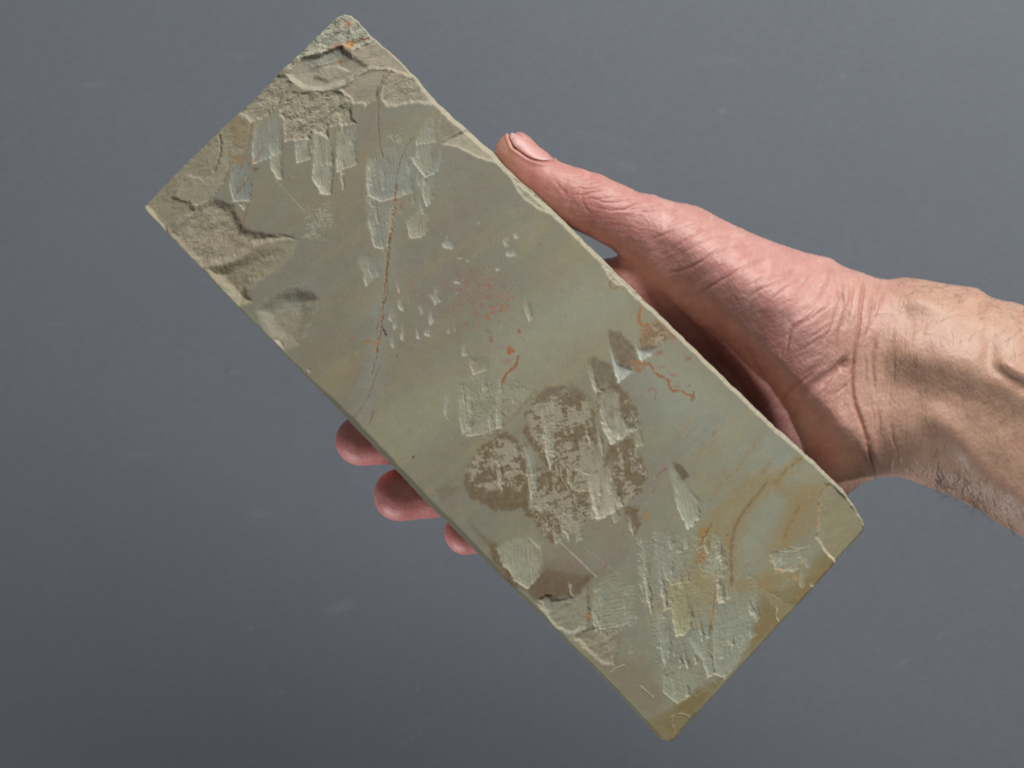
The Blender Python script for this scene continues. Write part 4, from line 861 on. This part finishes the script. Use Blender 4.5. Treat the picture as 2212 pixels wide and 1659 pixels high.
def make_hand(outline):
    h = .62
    x0, x1 = -57., 160.; y0, y1 = -58., 74.; zl, zh = -80., 0.
    xs = np.arange(x0, x1, h, dtype=np.float32); ys = np.arange(y0, y1, h, dtype=np.float32); zs = np.arange(zl, zh, h, dtype=np.float32)
    # --- arm and palm: rounded body from its plan outline
    X2, Y2 = np.meshgrid(xs, ys, indexing='ij')
    zr = -24.
    ax, ay = to_world(ARM[:, 0], ARM[:, 1], zr)
    armp = smooth_line(np.stack([ax, ay], 1), 3)
    d2 = poly_sd(X2.astype(float), Y2.astype(float), armp)
    PX, PY = to_px(X2.astype(float), Y2.astype(float), zr)
    def bump(cx, cy, rx, ry, ang):
        a = math.radians(ang); u = (PX - cx) * math.cos(a) + (PY - cy) * math.sin(a); v = -(PX - cx) * math.sin(a) + (PY - cy) * math.cos(a)
        return np.exp(-((u / rx) ** 2 + (v / ry) ** 2))
    def ridge(pts, w, w2=None):
        ln = smooth_line(np.asarray(pts, float), 6); d = seg_dist(PX, PY, ln, False)
        return np.exp(-(d / w) ** 2)
    # radius of the plan rounding and half thickness
    r = 24 - 6 * sstep(1560, 1400, PX)
    Hh = 19.5 - 3.5 * sstep(1650, 1420, PX) - 1.5 * np.exp(-((PX - 1900) / 120) ** 2)
    zm = -27. + 0 * PX
    zm += 5.0 * bump(1560, 590, 210, 120, 30)                      # ball of the thumb
    qv = (PY - 700) * .72 - (PX - 1500) * .69; pv = (PX - 1500) * .72 + (PY - 700) * .69
    zm -= (8.0 + 27.0 * np.exp(-((pv - 95) / 240) ** 2)) * sstep(-62, 50, qv)   # palm falls away under the slab
    zm += 1.5 * bump(1830, 980, 90, 110, 60)
    zm -= 4.0 * sstep(2000, 2450, PX)
    rel = 0 * PX
    # forearm: tendon, hollows, vein
    tend = np.array([(1850, 742), (1937, 765), (2010, 783), (2080, 803), (2150, 829), (2212, 856), (2330, 910), (2450, 960)])
    ln = smooth_line(tend, 6); dd = seg_dist(PX, PY, ln, False)
    below = np.interp(PX, ln[:, 0], ln[:, 1]) < PY
    fade = sstep(1850, 1960, PX)
    rel += 2.6 * fade * np.exp(-(dd / np.where(below, 44, 66)) ** 2)
    rel -= .7 * fade * np.where(below, np.exp(-((dd - 105) / 75) ** 2), 0)
    rel -= 1.0 * bump(1945, 700, 50, 30, -45) + .6 * bump(2085, 668, 60, 26, 15)
    rel += 1.6 * bump(1975, 655, 60, 24, 10) + 1.5 * bump(2160, 760, 36, 55, -10) - 1.1 * bump(2108, 765, 16, 50, 8) + 1.1 * ridge([(2140, 790), (2190, 815), (2260, 830)], 14)
    rel -= .9 * ridge([(2120, 800), (2180, 838), (2250, 860)], 12)
    rel -= 1.0 * bump(1890, 800, 26, 90, 5); rel += 1.2 * bump(1835, 660, 40, 90, 12)
    rel += 1.0 * bump(1940, 930, 60, 60, 20) - .8 * bump(2060, 1000, 90, 30, 20)
    rel += 1.2 * ridge([(2000, 900), (2060, 960), (2100, 1010), (2200, 1080)], 26)
    # palm: thenar bulk, hollow, heel of the hand
    rel += 2.6 * bump(1640, 640, 120, 60, 28) + 1.8 * bump(1480, 520, 120, 40, 32)
    rel -= 2.2 * ridge([(1400, 560), (1470, 640), (1560, 740), (1640, 850)], 44)
    rel += 1.6 * bump(1720, 760, 90, 60, 45) - 1.4 * ridge([(1610, 740), (1660, 820), (1700, 890)], 16)
    rel += 2.0 * bump(1800, 960, 46, 90, -12) - 1.2 * ridge([(1700, 870), (1740, 830), (1800, 790)], 12)
    rel += 1.0 * bump(1745, 690, 40, 90, 40) - .8 * bump(1690, 700, 26, 90, 40)
    def arm_at(z):
        q = np.clip(r - d2, 0, None) / r
        zz = z - zm - rel * sstep(-8, 6, z - zm)
        return (np.sqrt(q * q + (zz / Hh) ** 2) - 1) * np.minimum(r, Hh)
    # --- finger chains: (px, py, z, radius in mm)
    def chain(pts):
        o = []
        for (px, py, z, rr) in pts:
            wx, wy = to_world(px, py, z); o.append((wx, wy, z, rr))
        return o
    zb = -THICK
    CH = [(chain([(1113, 332, -13.0, 5.9), (1153, 380, -13.5, 6.8), (1192, 405, -13.5, 7.0), (1232, 422, -14, 7.6), (1275, 440, -14.5, 8.3), (1318, 460, -15.5, 8.4), (1385, 494, -17.5, 9.4), (1460, 540, -20, 12.0), (1560, 610, -23, 14.0)]), 4.0),
          (chain([(1530, 790, -47, 11), (1450, 705, -38, 9.6), (1352, 618, -25.5, 8.4), (1240, 626, -31.6, 8.2), (1110, 655, -31.2, 7.8), (980, 700, -30.8, 7.0)]), 3.5),
          (chain([(1580, 870, -47, 11), (1470, 855, -37, 9.8), (1240, 885, -32.8, 8.8), (1000, 920, -31.6, 8.2), (860, 945, -30.6, 7.6), (778, 952, -29.8, 7.2)]), 3.0),
          (chain([(1620, 940, -46, 11), (1500, 935, -37, 9.6), (1290, 985, -32.6, 8.6), (1080, 1035, -31.4, 8.2), (930, 1058, -30.8, 7.9), (864, 1069, -30.2, 7.7)]), 3.0),
          (chain([(1680, 1010, -44, 10), (1560, 1020, -36, 8.4), (1390, 1070, -31.6, 7.2), (1200, 1115, -30.4, 6.8), (1080, 1136, -29.8, 6.5), (1006, 1151, -29.4, 6.3)]), 3.0)]
    def cone(P, a, b):
        A = np.array(a[:3]); B = np.array(b[:3]); ra, rb = a[3], b[3]
        ab = B - A; L = ab @ ab
        px_, py_, pz_ = P
        t = np.clip(((px_ - A[0]) * ab[0] + (py_ - A[1]) * ab[1] + (pz_ - A[2]) * ab[2]) / L, 0, 1)
        d = np.sqrt((px_ - A[0] - t * ab[0]) ** 2 + (py_ - A[1] - t * ab[1]) ** 2 + (pz_ - A[2] - t * ab[2]) ** 2)
        return d - (ra + (rb - ra) * t)
    ox, oy = to_world(outline[:, 0], outline[:, 1], 0.)
    slabp = np.stack([ox, oy], 1)[::6]
    lean = 1.4
    sd_slab = poly_sd(X2.astype(float), Y2.astype(float), slabp)      # + inside
    Fv = np.empty((len(xs), len(ys), len(zs)), np.float32)
    X2f = X2.astype(np.float32); Y2f = Y2.astype(np.float32)
    for kz, z in enumerate(zs):
        f = arm_at(float(z)).astype(np.float32)
        for ch, kk in CH:
            g_ = None
            for a, b in zip(ch[:-1], ch[1:]):
                if min(a[2] - a[3], b[2] - b[3]) - 8 > z or max(a[2] + a[3], b[2] + b[3]) + 8 < z:
                    continue
                c_ = cone((X2f, Y2f, np.float32(z)), a, b)
                g_ = c_ if g_ is None else smin(g_, c_, 1.5)
            if g_ is not None: f = smin(f, g_, kk if kk == 4.0 else (.4 + kk * sstep(1150, 1380, PX)).astype(np.float32))
        # keep clear of the stone
        zc = max(z - 0., zb - z)
        ins = np.minimum(sd_slab + .5, -zc) + .1
        Fv[:, :, kz] = np.maximum(f, ins.astype(np.float32))
    Fv = Fv.astype(np.float64)
    # close the volume at its borders
    Fv[0] = 1; Fv[-1] = 1; Fv[:, 0] = 1; Fv[:, -1] = 1; Fv[:, :, 0] = 1; Fv[:, :, -1] = 1
    V, Q = surface_nets(Fv, np.array([x0, y0, zl]), h)
    def laplace(V, Q, it, lam, mu):
        E = np.vstack([Q[:, [0, 1]], Q[:, [1, 2]], Q[:, [2, 3]], Q[:, [3, 0]]])
        deg = np.bincount(E.ravel(), minlength=len(V)).astype(float)
        for _ in range(it):
            for kf in (lam, mu):
                S = np.zeros_like(V)
                for q in range(3):
                    S[:, q] = np.bincount(E[:, 0], V[E[:, 1], q], len(V)) + np.bincount(E[:, 1], V[E[:, 0], q], len(V))
                V = V + kf * (S / deg[:, None] - V)
        return V
    V = laplace(V, Q, 6, .55, -.50)
    V = laplace(V, Q, 2, .3, 0.)
    # one catmull-clark level through a modifier
    tmp = mesh_from('tmp_hand', V, Q, bpy.data.materials.new('tmp'))
    md = tmp.modifiers.new('s', 'SUBSURF'); md.levels = 1; md.render_levels = 1
    dg = bpy.context.evaluated_depsgraph_get(); ev = tmp.evaluated_get(dg); me = ev.to_mesh()
    nv = len(me.vertices); V = np.empty(nv * 3, np.float32); me.vertices.foreach_get('co', V); V = V.reshape(-1, 3).astype(float)
    Q = np.empty(len(me.polygons) * 4, np.int32); me.loops.foreach_get('vertex_index', Q); Q = Q.reshape(-1, 4)
    ev.to_mesh_clear()
    bpy.data.objects.remove(tmp)
    def normals(V, Q):
        fn = np.cross(V[Q[:, 2]] - V[Q[:, 0]], V[Q[:, 3]] - V[Q[:, 1]])
        N = np.zeros_like(V)
        for j in range(4):
            for q in range(3): N[:, q] += np.bincount(Q[:, j], fn[:, q], len(V))
        return N / (np.linalg.norm(N, axis=1)[:, None] + 1e-12)
    N = normals(V, Q)
    px, py = to_px(V[:, 0], V[:, 1], V[:, 2])
    vis = sstep(-.25, .15, N[:, 2])
    disp = np.zeros(len(V)); dark = np.zeros(len(V))
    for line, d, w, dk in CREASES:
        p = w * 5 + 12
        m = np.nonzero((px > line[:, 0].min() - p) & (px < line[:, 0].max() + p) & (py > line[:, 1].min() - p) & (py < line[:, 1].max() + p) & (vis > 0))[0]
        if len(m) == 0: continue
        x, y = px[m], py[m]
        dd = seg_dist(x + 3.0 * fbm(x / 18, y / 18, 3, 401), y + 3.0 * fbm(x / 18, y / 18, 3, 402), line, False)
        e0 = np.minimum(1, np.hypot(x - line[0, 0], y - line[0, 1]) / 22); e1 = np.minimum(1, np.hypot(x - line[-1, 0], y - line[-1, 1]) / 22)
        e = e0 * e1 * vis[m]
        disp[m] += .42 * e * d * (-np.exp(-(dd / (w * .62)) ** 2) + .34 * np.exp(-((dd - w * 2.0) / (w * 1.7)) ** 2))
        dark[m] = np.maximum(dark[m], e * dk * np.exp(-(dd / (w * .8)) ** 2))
    # skin folds: fine wrinkles that follow the limb
    def dirn(ang, long, short, sd):
        a = math.radians(ang); u = px * math.cos(a) + py * math.sin(a); v = -px * math.sin(a) + py * math.cos(a)
        wv = v + 8 * fbm(px / 50, py / 50, 2, sd + 7)
        return fbm(u / long, wv / short, 3, sd, .55)
    wrist = np.exp(-((px - (1890 + .12 * (py - 780))) / 85) ** 2)
    disp += .16 * wrist * dirn(97, 90, 7, 501) * vis
    disp += .10 * np.exp(-((px - 1900) / 150) ** 2) * dirn(99, 60, 4.5, 503) * vis
    thenar = sstep(1870, 1780, px) * sstep(1350, 1450, px)
    disp += .09 * thenar * dirn(-32, 80, 9, 505) * vis + .08 * thenar * dirn(-28, 40, 5, 507) * vis + .06 * thenar * dirn(45, 30, 6, 508) * vis
    thb = sstep(1480, 1380, px) * sstep(1190, 1240, px) * sstep(700, 560, py)
    disp += .16 * thb * dirn(12, 50, 5.5, 509) * vis + .07 * thb * dirn(60, 22, 6, 510) * vis
    disp += .05 * sstep(1900, 2000, px) * dirn(95, 26, 4.2, 511) * vis
    disp += .22 * fbm(px / 60, py / 60, 3, 513) * vis
    hatchw = sstep(1340, 1420, px)
    disp += .085 * hatchw * dirn(-30, 26, 3.6, 521) * vis + .075 * hatchw * dirn(52, 22, 4.0, 523) * vis + .05 * dirn(10, 12, 3.4, 525) * vis
    tip = (V[:, 2] < -20) & (px < 1080)
    disp += .022 * tip * dirn(25, 30, 3.2, 531) + .05 * tip * fbm(px / 45, py / 45, 2, 533)
    # bed of the nail
    nail = smooth_line(NAIL_OUT, 4)
    m = np.nonzero((px > 1060) & (px < 1230) & (py > 260) & (py < 400))[0]
    sdn = poly_sd(px[m], py[m], NAIL_OUT)
    disp[m] += (-.45 * np.exp(-((sdn + .5) / 3.0) ** 2) + .30 * np.exp(-((sdn + 6.5) / 4.0) ** 2)) * sstep(-.3, .1, N[m, 2])
    V = V + N * disp[:, None]
    N = normals(V, Q)
    # --- skin colour
    n1 = fbm(px / 90, py / 90, 4, 601); n2 = fbm(px / 24, py / 24, 4, 603); n3 = fbm(px / 9, py / 9, 3, 605)
    tan_ = np.array([.55, .345, .25]); pink = np.array([.60, .315, .28]); red = np.array([.50, .19, .17]); pale = np.array([.64, .42, .38])
    C = np.tile(pink, (len(V), 1))
    def mixc(k, c):
        k = np.clip(k, 0, 1)[:, None]; C[:] = C * (1 - k) + np.asarray(c) * k
    mixc(sstep(1660, 2040, px + .2 * (py - 760) + 110 * n1), tan_)
    mixc(.45 * sstep(.05, .5, n2) * sstep(1900, 1700, px), pale); mixc(.35 * sstep(.05, .5, -n1) * sstep(1900, 1700, px), red)
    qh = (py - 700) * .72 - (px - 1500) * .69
    mixc(.5 * sstep(-150, -10, qh) * sstep(1840, 1700, px), (.54, .215, .185))  # dark red along inner thumb and palm, deepening their shade in the colour
    under = (V[:, 2] < -22) & (px < 1400)
    mixc(.85 * under * sstep(1400, 1250, px), (.90, .33, .30))  # pink fingers under the slab, colour raised to make up for weak light
    mixc(.5 * under * sstep(.0, .5, n1 + .6 * n2), (.84, .40, .36)); mixc(.35 * under * sstep(.05, .5, -n1), (.80, .25, .22))
    mixc(.55 * np.exp(-(((px - 1150) / 60) ** 2 + ((py - 395) / 50) ** 2)), red); mixc(.5 * np.exp(-(((px - 1285) / 50) ** 2 + ((py - 470) / 60) ** 2)), red)
    mixc(.45 * np.exp(-(((px - 1095) / 34) ** 2 + ((py - 325) / 40) ** 2)), (.60, .33, .22)); mixc(.35 * np.exp(-(((px - 1230) / 50) ** 2 + ((py - 375) / 30) ** 2)), (.62, .30, .25))
    mixc(.35 * np.exp(-(((px - 1780) / 60) ** 2 + ((py - 960) / 70) ** 2)), red); mixc(.4 * np.exp(-(((px - 1730) / 26) ** 2 + ((py - 940) / 60) ** 2)), pale); mixc(.35 * np.exp(-(((px - 1550) / 150) ** 2 + ((py - 760) / 60) ** 2)), red)
    mixc(.45 * np.exp(-(((px - 2013) / 13) ** 2 + ((py - 747) / 9) ** 2)), (.42, .16, .17)); mixc(.25 * np.exp(-(((px - 2010) / 70) ** 2 + ((py - 935) / 24) ** 2)), (.34, .24, .19))
    mixc(.6 * np.exp(-((px - 1328) / 40) ** 2 - ((py - 600) / 60) ** 2) * (V[:, 2] < -18), (.66, .33, .28))
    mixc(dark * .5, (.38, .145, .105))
    C *= (1 + .10 * n2 + .05 * n3 + .05 * n1)[:, None]
    V[:, 2] += Z0

    m = NT('skin')
    at = m.n('ShaderNodeVertexColor', layer_name='tone')
    oc = m.n('ShaderNodeTexCoord').outputs['Object']
    wob = m.n('ShaderNodeTexNoise'); wob.inputs['Scale'].default_value = 700; m.l(oc, wob.inputs['Vector'])
    vo = m.n('ShaderNodeTexVoronoi', feature='DISTANCE_TO_EDGE'); vo.inputs['Scale'].default_value = 900
    va = m.n('ShaderNodeVectorMath', operation='MULTIPLY_ADD'); va.inputs[1].default_value = (.0012, .0012, .0012); m.l(wob.outputs['Color'], va.inputs[0]); m.l(oc, va.inputs[2]); m.l(va.outputs[0], vo.inputs['Vector'])
    cells = m.math('MULTIPLY', vo.outputs['Distance'], 6, None, True)
    fine = m.noise(oc, 1500, 4, .6); ridge = m.noise(m.mapping(oc, (2400, 420, 800), (0, 0, .12)), 1.0, 3, .5); mott = m.noise(oc, 160, 4, .6)
    v = m.mix(m.math('MULTIPLY_ADD', mott, 2.4, -.7, True), (.93, .86, .85, 1), (1.06, 1.08, 1.08, 1))
    c = m.mix(1.0, at.outputs['Color'], v, 'MULTIPLY')
    v2 = m.mix(m.math('MULTIPLY_ADD', fine, 2.4, -.7, True), (.94, .92, .91, 1), (1.06, 1.07, 1.07, 1))
    c = m.mix(1.0, c, v2, 'MULTIPLY')
    m.l(c, m.b.inputs['Base Color'])
    m.l(m.math('MULTIPLY_ADD', fine, .22, .29), m.b.inputs['Roughness'])
    m.b.inputs['Specular IOR Level'].default_value = .42
    m.b.inputs['Subsurface Weight'].default_value = .2
    m.b.inputs['Subsurface Radius'].default_value = (1.0, .36, .2)
    m.b.inputs['Subsurface Scale'].default_value = .0022
    m.l(m.bump(cells, .25, .0001, m.bump(ridge, .28, .00014, m.bump(fine, .2, .00008))), m.b.inputs['Normal'])
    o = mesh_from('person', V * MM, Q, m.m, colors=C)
    o['label'] = 'bare right hand and hairy forearm holding the slab from below, thumb along its edge'
    o['category'] = 'hand'
    return o, V, Q, N

NAIL_OUT = smooth_line(F('h1', [(250, 96), (268, 84), (350, 126), (450, 200), (545, 280), (604, 312), (560, 326), (500, 324), (440, 308), (380, 275), (330, 238), (285, 208), (268, 170), (250, 130), (250, 96)]), 4)[:-1]

def bvh_of(V, Q): return BVHTree.FromPolygons([tuple(v) for v in V], [tuple(int(i) for i in q) for q in Q])
def ray(bvh, px, py):
    o = Vector((0, 0, Z0 + CAM_D)); wx, wy = to_world(px, py, 0.0)
    d = (Vector((wx, wy, Z0)) - o).normalized()
    return bvh.ray_cast(o, d)

def make_nail(hand, bvh):
    # plate over the nail bed: far edge (silhouette side) to near edge
    far = smooth_line(F('h1', [(262, 96), (300, 108), (350, 136), (450, 211), (545, 291), (592, 316)]), 6)
    near = smooth_line(F('h1', [(256, 120), (272, 165), (300, 208), (370, 262), (440, 302), (530, 322)]), 6)
    nu, nvv = 40, 14
    a = resample(far, nu); b = resample(near, nu)
    top = []; ok = []
    for i in range(nu):
        row = []
        for j in range(nvv):
            t = j / (nvv - 1); p = a[i] * (1 - t) + b[i] * t
            # rounded ends
            loc, nor, ix, dist = ray(bvh, p[0], p[1])
            row.append((loc, nor) if loc is not None and loc.z > Z0 - 30 else None)
        # fill rays that slipped past the thumb with the neighbour inside
        for j in range(nvv - 1, -1, -1):
            if row[j] is None and j + 1 < nvv and row[j + 1] is not None:
                l, n = row[j + 1]; wx, wy = to_world(*(a[i] * (1 - j / (nvv - 1)) + b[i] * (j / (nvv - 1))), l.z - Z0)
                row[j] = (Vector((wx, wy, l.z - .8)), n)
        top.append(row)
    V = []; 
    P = np.array([[tuple(c[0]) for c in r] for r in top]); Nn = np.array([[tuple(c[1]) for c in r] for r in top])
    for _ in range(6):                      # fair the plate
        Q = P.copy(); Q[1:-1, 1:-1] = .5 * P[1:-1, 1:-1] + .125 * (P[:-2, 1:-1] + P[2:, 1:-1] + P[1:-1, :-2] + P[1:-1, 2:]); P = Q
        M = Nn.copy(); M[1:-1, 1:-1] = .5 * Nn[1:-1, 1:-1] + .125 * (Nn[:-2, 1:-1] + Nn[2:, 1:-1] + Nn[1:-1, :-2] + Nn[1:-1, 2:]); Nn = M / np.linalg.norm(M, axis=-1)[..., None]
    up = P + Nn * .32; lo = P - Nn * .35
    co = np.vstack([up.reshape(-1, 3), lo.reshape(-1, 3)])
    idx = np.arange(nu * nvv).reshape(nu, nvv); off = nu * nvv
    f = [np.stack([idx[:-1, :-1], idx[:-1, 1:], idx[1:, 1:], idx[1:, :-1]], -1).reshape(-1, 4)]
    f.append(f[0][:, ::-1] + off)
    ring = np.r_[idx[:, 0], idx[-1, 1:], idx[::-1, -1][1:], idx[0, ::-1][1:-1]]
    f.append(np.stack([ring, np.roll(ring, -1), np.roll(ring, -1) + off, ring + off], -1))
    t = np.linspace(0, 1, nu)[:, None, None]
    c = np.array([.72, .50, .44]) * (1 - sstep(.05, .12, t)) + np.array([.66, .37, .34]) * sstep(.05, .12, t)
    c = c * (1 - .8 * sstep(.86, 1, t)) + np.array([.70, .48, .44]) * .8 * sstep(.86, 1, t)
    c = np.broadcast_to(c, (nu, nvv, 3)).reshape(-1, 3)
    m = NT('nail_plate')
    at = m.n('ShaderNodeVertexColor', layer_name='tone'); oc = m.n('ShaderNodeTexCoord').outputs['Object']
    n = m.noise(m.mapping(oc, (300, 2200, 300), (0, 0, -.65)), 1.0, 3)
    m.l(m.mix(1.0, at.outputs['Color'], m.mix(n, (.95, .93, .93, 1), (1.05, 1.05, 1.05, 1)), 'MULTIPLY'), m.b.inputs['Base Color'])
    m.b.inputs['Roughness'].default_value = .38; m.b.inputs['Subsurface Weight'].default_value = .15; m.b.inputs['Subsurface Scale'].default_value = .0015
    m.l(m.bump(n, .15, .00008), m.b.inputs['Normal'])
    o = mesh_from('thumbnail', co * MM, np.vstack(f), m.m, colors=np.vstack([c, c]))
    o.parent = hand
    o['label'] = 'pale pink thumbnail'
    return o

def make_hair(hand, bvh):
    g = np.random.default_rng(3)
    verts = []; faces = []
    def hair(px, py, ang, L, bend, lift, rad):
        loc, nor, ix, dist = ray(bvh, px, py)
        if loc is None: return
        n = 9; a = ang; p = np.array(loc); nz = np.array(nor)
        pts = [p - nz * .2]
        for i in range(n):
            t = i / n
            step = np.array([math.cos(a), -math.sin(a), 0.])
            step = step - nz * (step @ nz) * (1.0 if lift > 0 else 0)
            step = step / (np.linalg.norm(step) + 1e-9)
            p = p + (step + nz * lift * (1 - 1.7 * t)) * (L / n); pts.append(p.copy()); a += bend / n
        pts = np.array(pts); tn = np.gradient(pts, axis=0); tn /= np.linalg.norm(tn, axis=1)[:, None] + 1e-9
        s = np.cross(tn, [0.3, .2, .93]); s /= np.linalg.norm(s, axis=1)[:, None] + 1e-9; b = np.cross(tn, s)
        base = len(verts)
        for i in range(len(pts)):
            r = rad * (1 - .75 * i / (len(pts) - 1))
            for k in range(3):
                th = k * 2.094; verts.append(pts[i] + r * (math.cos(th) * s[i] + math.sin(th) * b[i]))
        for i in range(len(pts) - 1):
            for k in range(3): faces.append((base + i * 3 + k, base + i * 3 + (k + 1) % 3, base + i * 3 + 3 + (k + 1) % 3, base + i * 3 + 3 + k))
    for i in range(58):                     # upper edge of the forearm
        t = g.uniform(0, 1) ** .7; px = 1935 + 290 * t; py = np.interp(px, [1922, 1989, 2105, 2147, 2212], [605, 604, 622, 644, 660]) + abs(g.normal(0, 1)) * 26 + 2
        hair(px, py, math.radians(g.uniform(-70, 60) + (g.random() < .3) * 120), g.uniform(3, 9.5), g.normal(0, 1.1), g.uniform(.25, .8), g.uniform(.025, .052))
    for (x, y, an, L, bd) in [(1940, 600, 50, 10, .4), (2075, 608, 55, 17, .3), (2060, 640, -20, 14, 1.4), (2030, 700, -50, 12, 1.8), (2090, 740, -60, 11, 1.6), (2120, 625, 60, 14, .4), (1955, 640, 15, 12, .5), (2010, 620, 40, 9, 1.), (2130, 650, 50, 10, -.5), (1990, 720, 12, 9, .4), (1890, 680, -10, 8, .3), (1920, 735, 14, 6, .5)]:
        hair(x, y, math.radians(an), L, bd, .3, .045)
    for i in range(95):                     # lower edge
        px = g.normal(2085, 42) if i < 75 else g.uniform(1990, 2190)
        py = np.interp(px, [1953, 2002, 2041, 2085, 2131, 2157, 2212], [1032, 1049, 1066, 1086, 1109, 1127, 1158]) - abs(g.normal(0, 30)) - 4
        hair(px, py, math.radians(g.normal(98, 20)), g.uniform(5, 11), g.normal(-.5, .8), g.uniform(.05, .35), g.uniform(.04, .062))
    for i in range(60):                     # sparse, across the forearm
        hair(g.uniform(1960, 2200), g.uniform(680, 1040), math.radians(g.normal(95, 40)), g.uniform(2.5, 6), g.normal(0, .8), .2, .03)
    m = NT('dark_hair')
    oc = m.n('ShaderNodeTexCoord').outputs['Object']
    m.l(m.mix(m.noise(oc, 200, 2), (.018, .014, .012, 1), (.05, .036, .03, 1)), m.b.inputs['Base Color'])
    m.b.inputs['Roughness'].default_value = .45
    o = mesh_from('arm_hair', np.array(verts) * MM, faces, m.m)
    o.parent = hand
    o['kind'] = 'stuff'
    o['label'] = 'sparse dark hairs along the forearm'
    return o

make_paper()
slab, outline = make_slab()
hand, HV, HQ, HN = make_hand(outline)
bvh = bvh_of(HV, HQ)
make_nail(hand, bvh)
make_hair(hand, bvh)
